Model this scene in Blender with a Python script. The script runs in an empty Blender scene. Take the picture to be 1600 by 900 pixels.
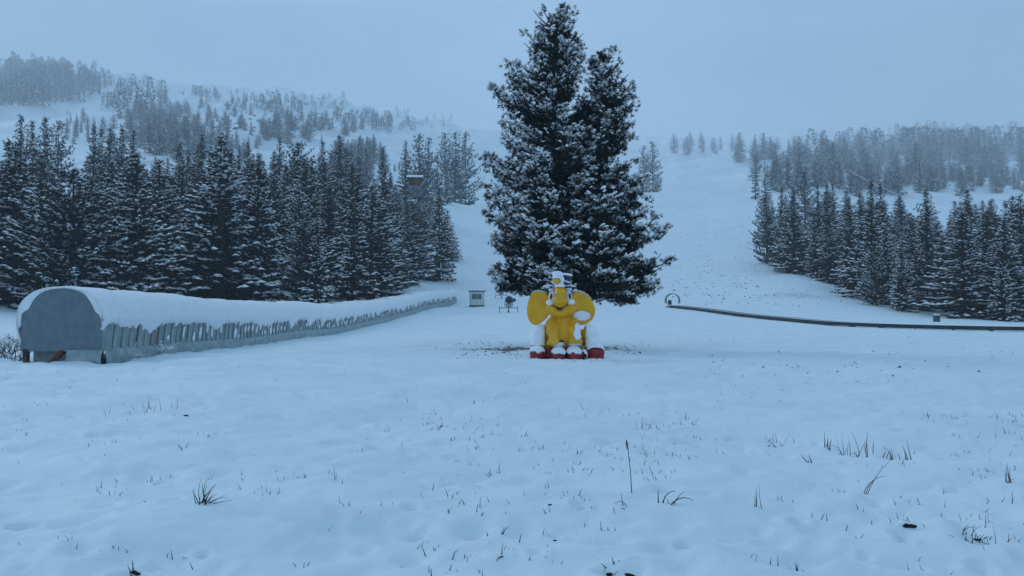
import bpy, bmesh, math, random
import numpy as np
from mathutils import Vector, Matrix
random.seed(7)
rng = np.random.default_rng(7)
S = bpy.context.scene
COL = S.collection

# ---------------------------------------------------------------- camera
F = 1300.0; HOR = 490.0; CZ = 1.6            # focal length and horizon in photo pixels, eye height
cam = bpy.data.cameras.new('camera')
cam.lens = 36 * F / 1600; cam.sensor_width = 36; cam.clip_end = 20000; cam.clip_start = 0.05
co = bpy.data.objects.new('camera', cam); COL.objects.link(co)
co.location = (0, 0, CZ)
co.rotation_euler = (math.radians(90) + math.atan((HOR - 450) / F), 0, 0)
S.camera = co

# ---------------------------------------------------------------- world, sun, exposure
SUN_EL, SUN_AZ = 27.0, -48.0
CLOUD = (2.32, 3.78, 5.30)
w = bpy.data.worlds.new("World"); S.world = w; w.use_nodes = True
nt = w.node_tree; bg = nt.nodes['Background']
sky = nt.nodes.new('ShaderNodeTexSky'); sky.sky_type = 'NISHITA'; sky.sun_disc = False
sky.sun_elevation = math.radians(SUN_EL); sky.sun_rotation = math.radians(SUN_AZ)
sky.altitude = 1800; sky.air_density = 1.0; sky.dust_density = 1.0; sky.ozone_density = 2.0
mixw = nt.nodes.new('ShaderNodeMix'); mixw.data_type = 'RGBA'
mixw.inputs['Factor'].default_value = 0.80          # even cloud deck over the clear sky
mixw.inputs['B'].default_value = (1.95, 3.25, 4.80, 1)
tcw = nt.nodes.new('ShaderNodeTexCoord'); nw = nt.nodes.new('ShaderNodeTexNoise'); nw.inputs['Scale'].default_value = 1.6; nw.inputs['Detail'].default_value = 4
mpw = nt.nodes.new('ShaderNodeMapping'); mpw.inputs['Scale'].default_value = (1, 1, 2.5); mpw.inputs['Location'].default_value = (.3, .1, .7)
nt.links.new(tcw.outputs['Generated'], mpw.inputs[0]); nt.links.new(mpw.outputs[0], nw.inputs['Vector'])
crw = nt.nodes.new('ShaderNodeValToRGB'); crw.color_ramp.elements[0].position = .35; crw.color_ramp.elements[1].position = .65
crw.color_ramp.elements[0].color = (CLOUD[0] * .68, CLOUD[1] * .71, CLOUD[2] * .75, 1); crw.color_ramp.elements[1].color = (CLOUD[0] * 1.22, CLOUD[1] * 1.20, CLOUD[2] * 1.17, 1)
nt.links.new(nw.outputs['Fac'], crw.inputs[0]); nt.links.new(crw.outputs[0], mixw.inputs['B'])
nt.links.new(sky.outputs[0], mixw.inputs['A']); nt.links.new(mixw.outputs['Result'], bg.inputs[0])
bg.inputs[1].default_value = 0.15
sl = bpy.data.lights.new('sun', 'SUN'); sl.energy = 1.1; sl.angle = math.radians(22); sl.color = (0.85, 0.93, 1.0)
so = bpy.data.objects.new('sun', sl); COL.objects.link(so)
az, el = math.radians(-48), math.radians(27)
dvec = Vector((math.sin(az) * math.cos(el), math.cos(az) * math.cos(el), math.sin(el)))
so.rotation_euler = dvec.to_track_quat('Z', 'Y').to_euler(); so.location = (0, 0, 500)
S.view_settings.view_transform = 'Standard'; S.view_settings.look = 'None'
S.view_settings.exposure = 0.09; S.view_settings.gamma = 1.0
S.render.engine = 'CYCLES'
S.cycles.volume_bounces = 2

# ---------------------------------------------------------------- numpy noise
def hsh(ix, iy, seed=0):
    n = (ix.astype(np.int64) * 374761393 + iy.astype(np.int64) * 668265263 + seed * 974634777) & 0xffffffff
    n = ((n ^ (n >> 13)) * 1274126177) & 0xffffffff
    return ((n ^ (n >> 16)) & 0xffff) / 65535.0
def vnoise(x, y, seed=0):
    ix = np.floor(x); iy = np.floor(y); fx = x - ix; fy = y - iy
    fx = fx * fx * fx * (fx * (fx * 6 - 15) + 10); fy = fy * fy * fy * (fy * (fy * 6 - 15) + 10)
    a = hsh(ix, iy, seed); b = hsh(ix + 1, iy, seed); c = hsh(ix, iy + 1, seed); d = hsh(ix + 1, iy + 1, seed)
    return (a + (b - a) * fx) * (1 - fy) + (c + (d - c) * fx) * fy - 0.5
def fbm(x, y, seed=0, o=4):
    s = 0; a = 1.0
    for i in range(o):
        ang = 0.6 * i + .3; c, sn = math.cos(ang), math.sin(ang)
        s = s + a * vnoise((x * c - y * sn) * 2 ** i + 17.3 * i, (x * sn + y * c) * 2 ** i - 9.1 * i, seed + i); a *= 0.5
    return s
def sstep(a, b, x):
    t = np.clip((x - a) / (b - a), 0, 1); return t * t * (3 - 2 * t)

# ---------------------------------------------------------------- terrain height
DD = [30, 50, 80, 110, 160, 210, 280, 430, 800, 1450, 2500, 4000]
COLS = {
 -300: [562,530,500,480,440,400,350,290,235,180,120,140],
 0:    [566,534,500,478,438,395,345,285,230,170,104,130],
 150:  [567,538,502,476,435,390,340,280,225,170,118,140],
 300:  [560,543,504,474,432,388,338,275,222,172,140,160],
 400:  [559,541,512,476,432,388,338,278,224,174,140,165],
 500:  [559,538,521,487,440,395,345,285,232,186,152,175],
 600:  [559,534,518,501,455,415,355,292,240,202,180,195],
 700:  [559,531,512,497,480,430,378,318,265,226,204,212],
 800:  [559,530,508,489,473,440,390,328,278,240,214,218],
 950:  [559,530,507,489,472,435,385,325,280,243,220,222],
 1100: [559,530,507,490,462,420,372,322,281,248,226,222],
 1240: [559,531,508,492,446,408,362,312,274,246,222,214],
 1400: [559,533,511,499,474,440,392,335,285,247,218,205],
 1600: [559,535,513,505,487,460,405,342,290,250,212,200],
 1900: [559,535,513,505,487,460,405,342,290,250,212,200]}
_px = np.linspace(-300, 1900, 221); _lu = np.linspace(math.log(1.0), math.log(7600), 300)
_k = sorted(COLS); _T = np.zeros((len(_px), len(_lu)))
_zc = []
DDR = [30, 50, 80, 110, 160, 210, 280, 430, 900, 1900, 3800, 5600]
for k in _k:
    rt = min(max((k - 700) / 250, 0), 1); Dk = [a * (1 - rt) + b_ * rt for a, b_ in zip(DD, DDR)]
    zs = [0.0, 0.0, 0.0] + [CZ + (HOR - r) / F * d for r, d in zip(COLS[k], Dk)]
    ds = [1, 8, 20] + Dk
    zs.append(zs[-1] * 1.0); ds.append(7600)
    _zc.append(np.interp(np.exp(_lu), ds, zs))
_zc = np.array(_zc)
for j in range(len(_lu)): _T[:, j] = np.interp(_px, _k, _zc[:, j])
def _blur(A, ax, s):
    r = int(3 * s); kx = np.exp(-0.5 * (np.arange(-r, r + 1) / s) ** 2); kx /= kx.sum()
    P = np.pad(A, [(r, r) if i == ax else (0, 0) for i in (0, 1)], mode='edge')
    return sum(kw * np.take(P, np.arange(i, i + A.shape[ax]), axis=ax) for i, kw in enumerate(kx))
_T = _blur(_blur(_T, 0, 3.0), 1, 2.6)
HOLES = []      # x, y, radius, depth  (filled below; dents in the snow)
def H(x, y, fine=True):
    x = np.atleast_1d(np.asarray(x, float)); y = np.atleast_1d(np.asarray(y, float))
    d = np.maximum(np.hypot(x, y), 1.0)
    a = np.clip(np.arctan2(x, y), -1.45, 1.45)
    px = np.clip(800 + F * np.tan(np.clip(a, -0.74, 0.74)), -300, 1899.9)
    yy = d * np.cos(np.clip(a, -0.74, 0.74))
    fi = (px + 300) / 10; i = np.minimum(fi.astype(int), len(_px) - 2); fi = fi - i
    fj = np.clip((np.log(np.maximum(yy, 1.0)) - _lu[0]) / (_lu[1] - _lu[0]), 0, len(_lu) - 1.001); j = fj.astype(int); fj = fj - j
    z = (_T[i, j] * (1 - fi) * (1 - fj) + _T[i + 1, j] * fi * (1 - fj) + _T[i, j + 1] * (1 - fi) * fj + _T[i + 1, j + 1] * fi * fj)
    back = sstep(1.2, 2.4, np.abs(np.arctan2(x, y)))
    z = z * (1 - back)
    far = sstep(90, 500, d)
    z = z + far * (fbm(x / 90, y / 90, 3, 5) * 0.018 * d) + sstep(60, 200, d) * fbm(x / 18, y / 18, 5, 3) * 0.7
    z = z + fbm(x / 9, y / 9, 9, 2) * 0.10 * sstep(3, 14, d)
    if fine:
        near = 1 - sstep(30, 90, d)
        r1 = fbm(x / 1.7, y / 1.1, 11, 3)
        z = z + near * (r1 * 0.15 + np.abs(fbm(x / .8, y / .6, 41, 3)) * 0.11 + fbm(x / .30, y / .22, 21, 2) * 0.028)
        x0_, x1_, y0_, y1_ = x.min() - .8, x.max() + .8, y.min() - .8, y.max() + .8
        for hx, hy, hr, hd in HOLES:
            if hx < x0_ or hx > x1_ or hy < y0_ or hy > y1_: continue
            q = ((x - hx) ** 2 + (y - hy) ** 2) / hr ** 2
            m = q < 9
            z[m] = z[m] - hd * np.exp(-q[m] * 1.2) + 0.25 * hd * np.exp(-(np.sqrt(q[m]) - 1.7) ** 2 * 3)
    return z
def h(x, y): return float(H(x, y)[0])
_dl = np.exp(np.linspace(math.log(3.5), math.log(5200), 1020))
_RT = None
def ground_at(px, row, dmin=3.5, quick=False):
    """world point where the ground is seen at this place of the photo"""
    global _RT
    if _RT is None:
        A, B = np.meshgrid(np.arange(-320, 1925, 4.0), _dl, indexing='ij'); X_ = (A - 800) / F * B
        _RT = HOR - (H(X_.ravel(), B.ravel(), False).reshape(A.shape) - CZ) / B * F
    xs = (px - 800) / F * _dl; f = min(max((px + 320) / 4.0, 0), _RT.shape[0] - 1.001); i_ = int(f); f -= i_
    r = _RT[i_] * (1 - f) + _RT[i_ + 1] * f
    m = np.where((r <= row) & (_dl >= dmin))[0]
    i = m[0] if len(m) else len(_dl) - 1
    return xs[i], _dl[i], (0.0 if quick else h(xs[i], _dl[i]))
def hit(px, row):
    """first point of the detailed snow surface met from the camera"""
    ys = np.arange(4.0, 24.0, .008); xs = (px - 800) / F * ys; zs = H(xs, ys); rz = CZ + (HOR - row) / F * ys
    m = np.where(zs >= rz)[0]; i = m[0] if len(m) else 0
    return xs[i], ys[i], zs[i]
def P(px, d): x = (px - 800) / F * d; return x, d, h(x, d)

for px_, row_, r_, dp in [(1418,822,.10,.16),(1400,815,.22,.05),(1520,850,.16,.07),(1505,838,.10,.08),(212,893,.10,.12),(955,895,.09,.12),(985,898,.07,.10),
        (860,787,.07,.05),(318,782,.10,.03),(292,648,.16,.05),(1440,612,.12,.04),(1505,590,.1,.05),(690,665,.10,.04),(1215,690,.2,.06),(1190,710,.15,.05),
        (1035,780,.12,.05),(865,842,.05,.05),(640,815,.08,.04),(785,860,.06,.05),(1565,745,.12,.04),(530,815,.08,.05),(1110,700,.15,.04)]:
    x_, y_, z_ = ground_at(px_, row_); HOLES.append((x_, y_, r_, dp))
for i in range(330):
    px_, row_ = random.uniform(-150, 1750), 570 + 330 * random.random() ** 1.3
    x_, y_, z_ = ground_at(px_, row_); HOLES.append((x_, y_, random.uniform(.04, .17), random.uniform(.02, .075)))

# ---------------------------------------------------------------- materials
def mat(name, base=(.5, .5, .5), rough=.7, noise=None, bump=None, base2=None, metal=0, lo=.4, hi=.6, spec=.3, coord='Object'):
    m = bpy.data.materials.new(name); m.use_nodes = True; n = m.node_tree; b = n.nodes['Principled BSDF']
    b.inputs['Base Color'].default_value = (*base, 1); b.inputs['Roughness'].default_value = rough
    b.inputs['Metallic'].default_value = metal; b.inputs['Specular IOR Level'].default_value = spec
    tc = n.nodes.new('ShaderNodeTexCoord')
    if noise:
        t = n.nodes.new('ShaderNodeTexNoise'); t.inputs['Scale'].default_value = noise; t.inputs['Detail'].default_value = 6
        n.links.new(tc.outputs[coord], t.inputs['Vector'])
        r = n.nodes.new('ShaderNodeValToRGB'); r.color_ramp.elements[0].position = lo; r.color_ramp.elements[1].position = hi
        r.color_ramp.elements[0].color = (*base, 1); r.color_ramp.elements[1].color = (*(base2 or base), 1)
        n.links.new(t.outputs['Fac'], r.inputs[0]); n.links.new(r.outputs[0], b.inputs['Base Color'])
    if bump:
        t = n.nodes.new('ShaderNodeTexNoise'); t.inputs['Scale'].default_value = bump[0]; t.inputs['Detail'].default_value = 5
        n.links.new(tc.outputs[coord], t.inputs['Vector'])
        bb = n.nodes.new('ShaderNodeBump'); bb.inputs['Strength'].default_value = bump[1]; bb.inputs['Distance'].default_value = bump[2]
        n.links.new(t.outputs['Fac'], bb.inputs['Height']); n.links.new(bb.outputs[0], b.inputs['Normal'])
    return m
M = {
 'snow':   mat('fresh_snow', (.80, .83, .87), .75, noise=3, base2=(.87, .88, .90), bump=(22, .5, .02)),
 'tsnow':  mat('branch_snow', (.86, .88, .91), .85, noise=1.2, base2=(.93, .94, .95)),
 'spruce': mat('spruce_needles', (.005, .012, .012), .85, noise=1.3, base2=(.014, .026, .023), spec=.1),
 'pine':   mat('pine_needles', (.006, .014, .013), .8, noise=1.5, base2=(.018, .032, .026), spec=.15),
 'frost_haze':  mat('frost_haze_needles', (.055, .085, .095), .85, noise=.8, base2=(.12, .16, .18), spec=.1),  # far trees: pale frost, with fog also mixed into the needle colour
 'bark':   mat('bark', (.025, .020, .018), .9, noise=8, base2=(.06, .05, .045), bump=(14, .8, .03)),
 'yellow': mat('yellow_fibreglass', (.86, .43, .004), .42, noise=1.6, base2=(.74, .35, .008), bump=(35, .12, .01), spec=.4),
 'red':    mat('red_fibreglass', (.22, .008, .012), .45, noise=5, base2=(.30, .014, .016), spec=.4),
 'black':  mat('black_paint', (.015, .017, .02), .5),
 'white':  mat('white_paint', (.72, .74, .76), .5, noise=4, base2=(.6, .63, .66)),
 'navy':   mat('dark_blue_paint', (.02, .035, .07), .5),
 'mouth':  mat('mouth_red', (.16, .01, .012), .5),
 'tarp':   mat('grey_tarpaulin', (.135, .175, .205), .65, noise=3.5, base2=(.165, .205, .235), bump=(5, .35, .04)),
 'panelA': mat('panel_grey_green', (.20, .26, .265), .5, noise=2.2, base2=(.29, .35, .35), bump=(6, .4, .02)),
 'panelB': mat('panel_blue_grey', (.16, .22, .245), .5, noise=2.2, base2=(.23, .30, .32), bump=(6, .4, .02)),
 'panelC': mat('panel_dull_red', (.17, .17, .17), .55, noise=2.2, base2=(.23, .25, .25), bump=(6, .4, .02)),
 'film':   mat('plastic_sheet', (.20, .28, .29), .35, noise=2, base2=(.32, .40, .41), bump=(3, 1, .08)),
 'rust':   mat('rusty_red_steel', (.12, .03, .02), .7, noise=9, base2=(.2, .05, .035)),
 'steel':  mat('dark_steel', (.05, .065, .08), .45, metal=.3, noise=6, base2=(.09, .10, .11)),
 'grey':   mat('grey_steel', (.25, .29, .32), .45, metal=.3, noise=6, base2=(.33, .36, .38)),
 'rubber': mat('dark_belt', (.022, .028, .035), .7, noise=2, base2=(.05, .055, .06)),
 'glass':  mat('window_glass', (.05, .10, .12), .15, spec=.6),
 'wood':   mat('brown_boards', (.10, .045, .022), .8, noise=5, base2=(.17, .08, .04)),
 'dwood':  mat('dark_boards', (.04, .03, .025), .85, noise=6, base2=(.08, .06, .05)),
 'grass':  mat('dry_grass', (.025, .03, .03), .85, noise=5, base2=(.08, .07, .055)),
 'scrub':  mat('dark_scrub', (.04, .05, .05), .9, noise=2, base2=(.10, .10, .10)),
 'rock':   mat('dark_rock', (.08, .09, .10), .9, noise=1, base2=(.2, .21, .22)),
 'orange': mat('orange_leaf', (.35, .13, .02), .7),
 'hole_dark':   mat('hole_shade', (.006, .007, .007), .95, noise=10, base2=(.02, .02, .018)),  # near-black colour painting the shade inside snow holes
 'booth':  mat('booth_panels', (.50, .56, .55), .55, noise=3, base2=(.60, .66, .65)),
}
# ground: snow, with thin places where earth and grass show
g = bpy.data.materials.new('snow_ground'); g.use_nodes = True; n = g.node_tree; b = n.nodes['Principled BSDF']
b.inputs['Roughness'].default_value = .7; b.inputs['Specular IOR Level'].default_value = .25
geo = n.nodes.new('ShaderNodeNewGeometry')
def noise_n(scale, detail=4, rough=.55):
    t = n.nodes.new('ShaderNodeTexNoise'); t.inputs['Scale'].default_value = scale; t.inputs['Detail'].default_value = detail
    t.inputs['Roughness'].default_value = rough
    n.links.new(geo.outputs['Position'], t.inputs['Vector']); return t
def math_n(op, a, b_=None):
    t = n.nodes.new('ShaderNodeMath'); t.operation = op
    for i, v in enumerate((a, b_)):
        if v is None: continue
        if isinstance(v, (int, float)): t.inputs[i].default_value = v
        else: n.links.new(v, t.inputs[i])
    return t.outputs[0]
att = n.nodes.new('ShaderNodeAttribute'); att.attribute_name = 'thin'
nz = noise_n(2.6, 9, .68)
v = math_n('ADD', nz.outputs['Fac'], math_n('MULTIPLY', att.outputs['Fac'], .42))
mr = n.nodes.new('ShaderNodeMapRange'); mr.inputs[1].default_value = .76; mr.inputs[2].default_value = .86; mr.clamp = True
n.links.new(v, mr.inputs[0])
sn = n.nodes.new('ShaderNodeValToRGB'); sn.color_ramp.elements[0].position = .3; sn.color_ramp.elements[1].position = .7
sn.color_ramp.elements[0].color = (.69, .79, .845, 1); sn.color_ramp.elements[1].color = (.78, .87, .905, 1)
n.links.new(noise_n(.35, 5).outputs['Fac'], sn.inputs[0])
so_ = n.nodes.new('ShaderNodeValToRGB'); so_.color_ramp.elements[0].color = (.035, .045, .04, 1); so_.color_ramp.elements[1].color = (.11, .115, .09, 1)
n.links.new(noise_n(7, 4).outputs['Fac'], so_.inputs[0])
mx = n.nodes.new('ShaderNodeMix'); mx.data_type = 'RGBA'
n.links.new(mr.outputs[0], mx.inputs['Factor']); n.links.new(sn.outputs[0], mx.inputs['A']); n.links.new(so_.outputs[0], mx.inputs['B'])
n.links.new(mx.outputs['Result'], b.inputs['Base Color'])
b1 = n.nodes.new('ShaderNodeBump'); b1.inputs['Strength'].default_value = .55; b1.inputs['Distance'].default_value = .05
n.links.new(noise_n(5, 7, .6).outputs['Fac'], b1.inputs['Height'])
b2 = n.nodes.new('ShaderNodeBump'); b2.inputs['Strength'].default_value = .35; b2.inputs['Distance'].default_value = .006
n.links.new(noise_n(90, 3).outputs['Fac'], b2.inputs['Height']); n.links.new(b1.outputs[0], b2.inputs['Normal'])
n.links.new(b2.outputs[0], b.inputs['Normal'])
M['ground'] = g

# ---------------------------------------------------------------- object helpers
def mesh_np(name, V, Fc, mats, midx=None, smooth=False):
    V = np.asarray(V, np.float32); Fc = np.asarray(Fc, np.int32); k = Fc.shape[1]
    me = bpy.data.meshes.new(name); me.vertices.add(len(V)); me.vertices.foreach_set('co', V.ravel())
    me.loops.add(Fc.size); me.loops.foreach_set('vertex_index', Fc.ravel())
    me.polygons.add(len(Fc)); me.polygons.foreach_set('loop_start', np.arange(0, Fc.size, k, dtype=np.int32))
    for m_ in (mats if isinstance(mats, (list, tuple)) else [mats]): me.materials.append(m_)
    if midx is not None: me.polygons.foreach_set('material_index', np.asarray(midx, np.int32))
    me.polygons.foreach_set('use_smooth', np.full(len(Fc), smooth)); me.update(calc_edges=True); me.validate()
    return me
def link(name, me, parent=None):
    o = bpy.data.objects.new(name, me); COL.objects.link(o)
    if parent: o.parent = parent
    return o
def tag(o, label=None, cat=None, group=None, kind=None):
    if label: o['label'] = label
    if cat: o['category'] = cat
    if group: o['group'] = group
    if kind: o['kind'] = kind
    return o
def empty(name, loc, rz=0, label=None, cat=None, group=None, s=1.0):
    o = bpy.data.objects.new(name, None); COL.objects.link(o); o.location = loc; o.rotation_euler = (0, 0, rz); o.scale = (s, s, s)
    o.empty_display_size = .2
    return tag(o, label, cat, group)
class MB:
    def __init__(s): s.bm = bmesh.new()
    def box(s, c, size, rot=None, bev=0):
        r = bmesh.ops.create_cube(s.bm, size=1); vs = r['verts']
        bmesh.ops.scale(s.bm, vec=size, verts=vs)
        if bev:
            es = list({e for v_ in vs for e in v_.link_edges})
            rr = bmesh.ops.bevel(s.bm, geom=es, offset=bev, segments=2, affect='EDGES'); vs = [v_ for v_ in rr['verts']]
            vs = list({v_ for f_ in rr['faces'] for v_ in f_.verts} | set(vs))
        if rot is not None: bmesh.ops.transform(s.bm, matrix=rot.to_4x4(), verts=vs)
        bmesh.ops.translate(s.bm, vec=c, verts=vs); return s
    def tube(s, pts, r, seg=8, caps=True):
        pts = [Vector(p) for p in pts]; rs = r if isinstance(r, (list, tuple)) else [r] * len(pts); rings = []
        for i, p in enumerate(pts):
            t = (pts[min(i + 1, len(pts) - 1)] - pts[max(i - 1, 0)]).normalized()
            a = t.cross(Vector((0, 0, 1)) if abs(t.z) < .9 else Vector((1, 0, 0))).normalized(); b_ = t.cross(a)
            rings.append([s.bm.verts.new(p + (a * math.cos(q) + b_ * math.sin(q)) * rs[i]) for q in [2 * math.pi * k / seg for k in range(seg)]])
        for a, b_ in zip(rings, rings[1:]):
            for k in range(seg): s.bm.faces.new((a[k], a[(k + 1) % seg], b_[(k + 1) % seg], b_[k]))
        if caps: s.bm.faces.new(rings[0][::-1]); s.bm.faces.new(rings[-1])
        return s
    def ball(s, c, r, rot=None, u=20, v=12):
        q = bmesh.ops.create_uvsphere(s.bm, u_segments=u, v_segments=v, radius=1); vs = q['verts']
        bmesh.ops.scale(s.bm, vec=r if hasattr(r, '__len__') else (r, r, r), verts=vs)
        if rot is not None: bmesh.ops.transform(s.bm, matrix=rot.to_4x4(), verts=vs)
        bmesh.ops.translate(s.bm, vec=c, verts=vs); return s
    def mesh(s, name, m, smooth=False):
        bmesh.ops.recalc_face_normals(s.bm, faces=s.bm.faces)
        me = bpy.data.meshes.new(name); s.bm.to_mesh(me); s.bm.free(); me.materials.append(m)
        if smooth: me.polygons.foreach_set('use_smooth', [True] * len(me.polygons))
        return me
    def build(s, name, m, parent=None, smooth=False): return link(name, s.mesh(name, m, smooth), parent)
def remeshed(me, voxel, smooth_it=6):
    """join overlapping solids of a mesh into one continuous smooth skin"""
    o = bpy.data.objects.new('tmp', me); COL.objects.link(o)
    a = o.modifiers.new('r', 'REMESH'); a.mode = 'VOXEL'; a.voxel_size = voxel; a.use_smooth_shade = True
    b_ = o.modifiers.new('s', 'SMOOTH'); b_.iterations = smooth_it; b_.factor = .6
    dg = bpy.context.evaluated_depsgraph_get(); dg.update()
    out = bpy.data.meshes.new_from_object(o.evaluated_get(dg)); mts = list(me.materials)
    bpy.data.objects.remove(o)
    out.materials.clear()
    for m_ in mts: out.materials.append(m_)
    out.polygons.foreach_set('use_smooth', [True] * len(out.polygons))
    return out
def snow_shell(me, name, parent, thr=.35, thick=.07, jitter=.3, scale=4.0, seed=0, cond=None):
    """a layer of snow lying on the upward faces of a mesh"""
    nv = len(me.vertices); V = np.zeros(nv * 3); me.vertices.foreach_get('co', V); V = V.reshape(-1, 3)
    N = np.array([v_.normal[:] for v_ in me.vertices])
    nz_ = N[:, 2] + jitter * (fbm(V[:, 0] * scale + seed, V[:, 1] * scale + V[:, 2] * scale * .7, seed, 3))
    if cond is not None: nz_ = nz_ + cond(V, N)
    a = nz_ - thr
    vs = []; idx = {}; faces = []
    T = np.clip(a / .35, 0, 1) ** .5 * thick
    for p in me.polygons:
        if all(a[i] > 0 for i in p.vertices):
            faces.append([idx.setdefault(i, len(idx)) for i in p.vertices])
    if not faces: return None
    keys = sorted(idx, key=idx.get); D_ = N * .5 + np.array([0, 0, .6])
    vs = [tuple(V[i] + D_[i] * T[i] + N[i] * .004) for i in keys]
    m2 = bpy.data.meshes.new(name); m2.from_pydata(vs, [], faces); m2.materials.append(M['snow'])
    m2.polygons.foreach_set('use_smooth', [True] * len(m2.polygons)); m2.update()
    return link(name, m2, parent)
def top_snow(name, parent, x0, x1, y0, y1, z, th=.1, n_=(10, 6), seed=0):
    """pillow of snow on a flat top"""
    nx, ny = n_; X, Y = np.meshgrid(np.linspace(0, 1, nx + 1), np.linspace(0, 1, ny + 1))
    e = np.minimum(np.minimum(X, 1 - X) * nx, np.minimum(Y, 1 - Y) * ny); e = np.clip(e / 1.6, 0, 1) ** .5
    XX = x0 + (x1 - x0) * X; YY = y0 + (y1 - y0) * Y; Z = z + e * th * (1 + .6 * vnoise(XX * 2.3 + seed, YY * 2.3, 3)) - (1 - np.minimum(e, 1)) * .02
    V = np.stack([XX.ravel(), YY.ravel(), Z.ravel()], 1); i = np.arange(ny)[:, None] * (nx + 1) + np.arange(nx)[None]; i = i.ravel()
    return link(name, mesh_np(name, V, np.stack([i, i + 1, i + nx + 2, i + nx + 1], 1), M['snow'], smooth=True), parent)

# ---------------------------------------------------------------- ground sheet
def build_ground():
    front = np.radians(np.linspace(-37, 37, 700)); rear = np.radians(np.concatenate([np.linspace(38, 180, 66), np.linspace(182, 322, 66)]))
    A = np.concatenate([front, rear])
    R = np.concatenate([[0.8, 1.6, 2.6, 3.4], np.exp(np.linspace(math.log(4), math.log(60), 330)), np.exp(np.linspace(math.log(60.8), math.log(7400), 290))])
    AA, RR = np.meshgrid(A, R, indexing='ij'); X = RR * np.sin(AA); Y = RR * np.cos(AA)
    Z = H(X.ravel(), Y.ravel())
    V = np.stack([X.ravel(), Y.ravel(), Z], 1); na, nr = len(A), len(R)
    i, j = np.meshgrid(np.arange(na), np.arange(nr - 1), indexing='ij'); i2 = (i + 1) % na
    Fq = np.stack([i * nr + j, i2 * nr + j, i2 * nr + j + 1, i * nr + j + 1], -1).reshape(-1, 4)[:, ::-1]
    me = mesh_np('snow_field', V, Fq, M['ground'], smooth=True)
    x, y = V[:, 0], V[:, 1]; d = np.hypot(x, y); px = 800 + F * x / np.maximum(y, .5)
    row = HOR - (V[:, 2] - CZ) / np.maximum(y, .5) * F
    t = np.zeros(len(V))
    def blob(cx, cy, rx, ry, s, ang=0):
        c, sn_ = math.cos(ang), math.sin(ang); u = (x - cx) * c + (y - cy) * sn_; v_ = -(x - cx) * sn_ + (y - cy) * c
        return s * np.exp(-((u / rx) ** 2 + (v_ / ry) ** 2) ** 1.0)
    t += blob(-.2, 35.5, 3.8, 4.0, .62) + blob(4.0, 36.0, 3.2, 2.4, .55) + blob(1.6, 38.5, 4.0, 3.2, .5)
    p = ground_at(1165, 352); t += blob(p[0], p[1], 13, 10, .42)
    p = ground_at(1090, 345); t += blob(p[0], p[1], 10, 12, .36)
    p = ground_at(1145, 446); t += blob(p[0], p[1], 6, 10, .5)
    p = ground_at(1250, 462); t += blob(p[0], p[1], 9, 6, .38)
    p = ground_at(735, 290); t += blob(p[0], p[1], 20, 50, .42)
    t += sstep(70, 140, d) * np.clip(fbm(x / 30, y / 30, 77, 3) * .5 + .16, 0, .4) * (d < 700)
    t += sstep(500, 700, d) * (px < 760) * np.clip(fbm(x / 60, y / 60, 79, 3) * .8 + .3, 0, .55)
    at = me.attributes.new('thin', 'FLOAT', 'POINT'); at.data.foreach_set('value', t.astype(np.float32))
    tag(link('snow_field', me), kind='structure')
build_ground()

# ---------------------------------------------------------------- foliage building blocks
def unit(a): return a / np.maximum(np.linalg.norm(a, axis=-1, keepdims=True), 1e-6)
def blades(C, Dr, L, W):
    """thin pointed faces from C along Dr"""
    r = rng.normal(size=C.shape); s = unit(np.cross(Dr, r))
    a = C + s * (W[:, None] * .5) + Dr * (L[:, None] * .15); b_ = C - s * (W[:, None] * .5) + Dr * (L[:, None] * .15); c = C + Dr * L[:, None]
    V = np.stack([a, b_, c], 1).reshape(-1, 3); return V, np.arange(len(V)).reshape(-1, 3)
def domes(C, Ax, RL, RW, HT, k=6):
    """little pads of snow: C centre, Ax horizontal long axis"""
    Ax = Ax.copy(); sl_ = np.clip(Ax[:, 2:3], -.6, .6); Ax[:, 2] = 0; Ax = unit(Ax); B = np.stack([-Ax[:, 1], Ax[:, 0], 0 * Ax[:, 0]], 1)
    Ax = Ax + np.concatenate([np.zeros((len(C), 2)), sl_], 1)
    out = [C + np.array([0, 0, 1]) * HT[:, None]]
    ph = rng.uniform(0, 6, len(C))
    for i in range(k):
        q = ph + 2 * math.pi * i / k; rr = rng.uniform(.7, 1.25, len(C))
        out.append(C + Ax * (np.cos(q) * RL * rr)[:, None] + B * (np.sin(q) * RW * rr)[:, None] - np.array([0, 0, 1]) * (HT * rng.uniform(.1, .7, len(C)))[:, None])
    V = np.stack(out, 1).reshape(-1, 3); base = np.arange(len(C))[:, None] * (k + 1)
    F_ = np.concatenate([np.stack([base[:, 0], base[:, 0] + 1 + i, base[:, 0] + 1 + (i + 1) % k], 1) for i in range(k)])
    return V, F_
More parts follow.
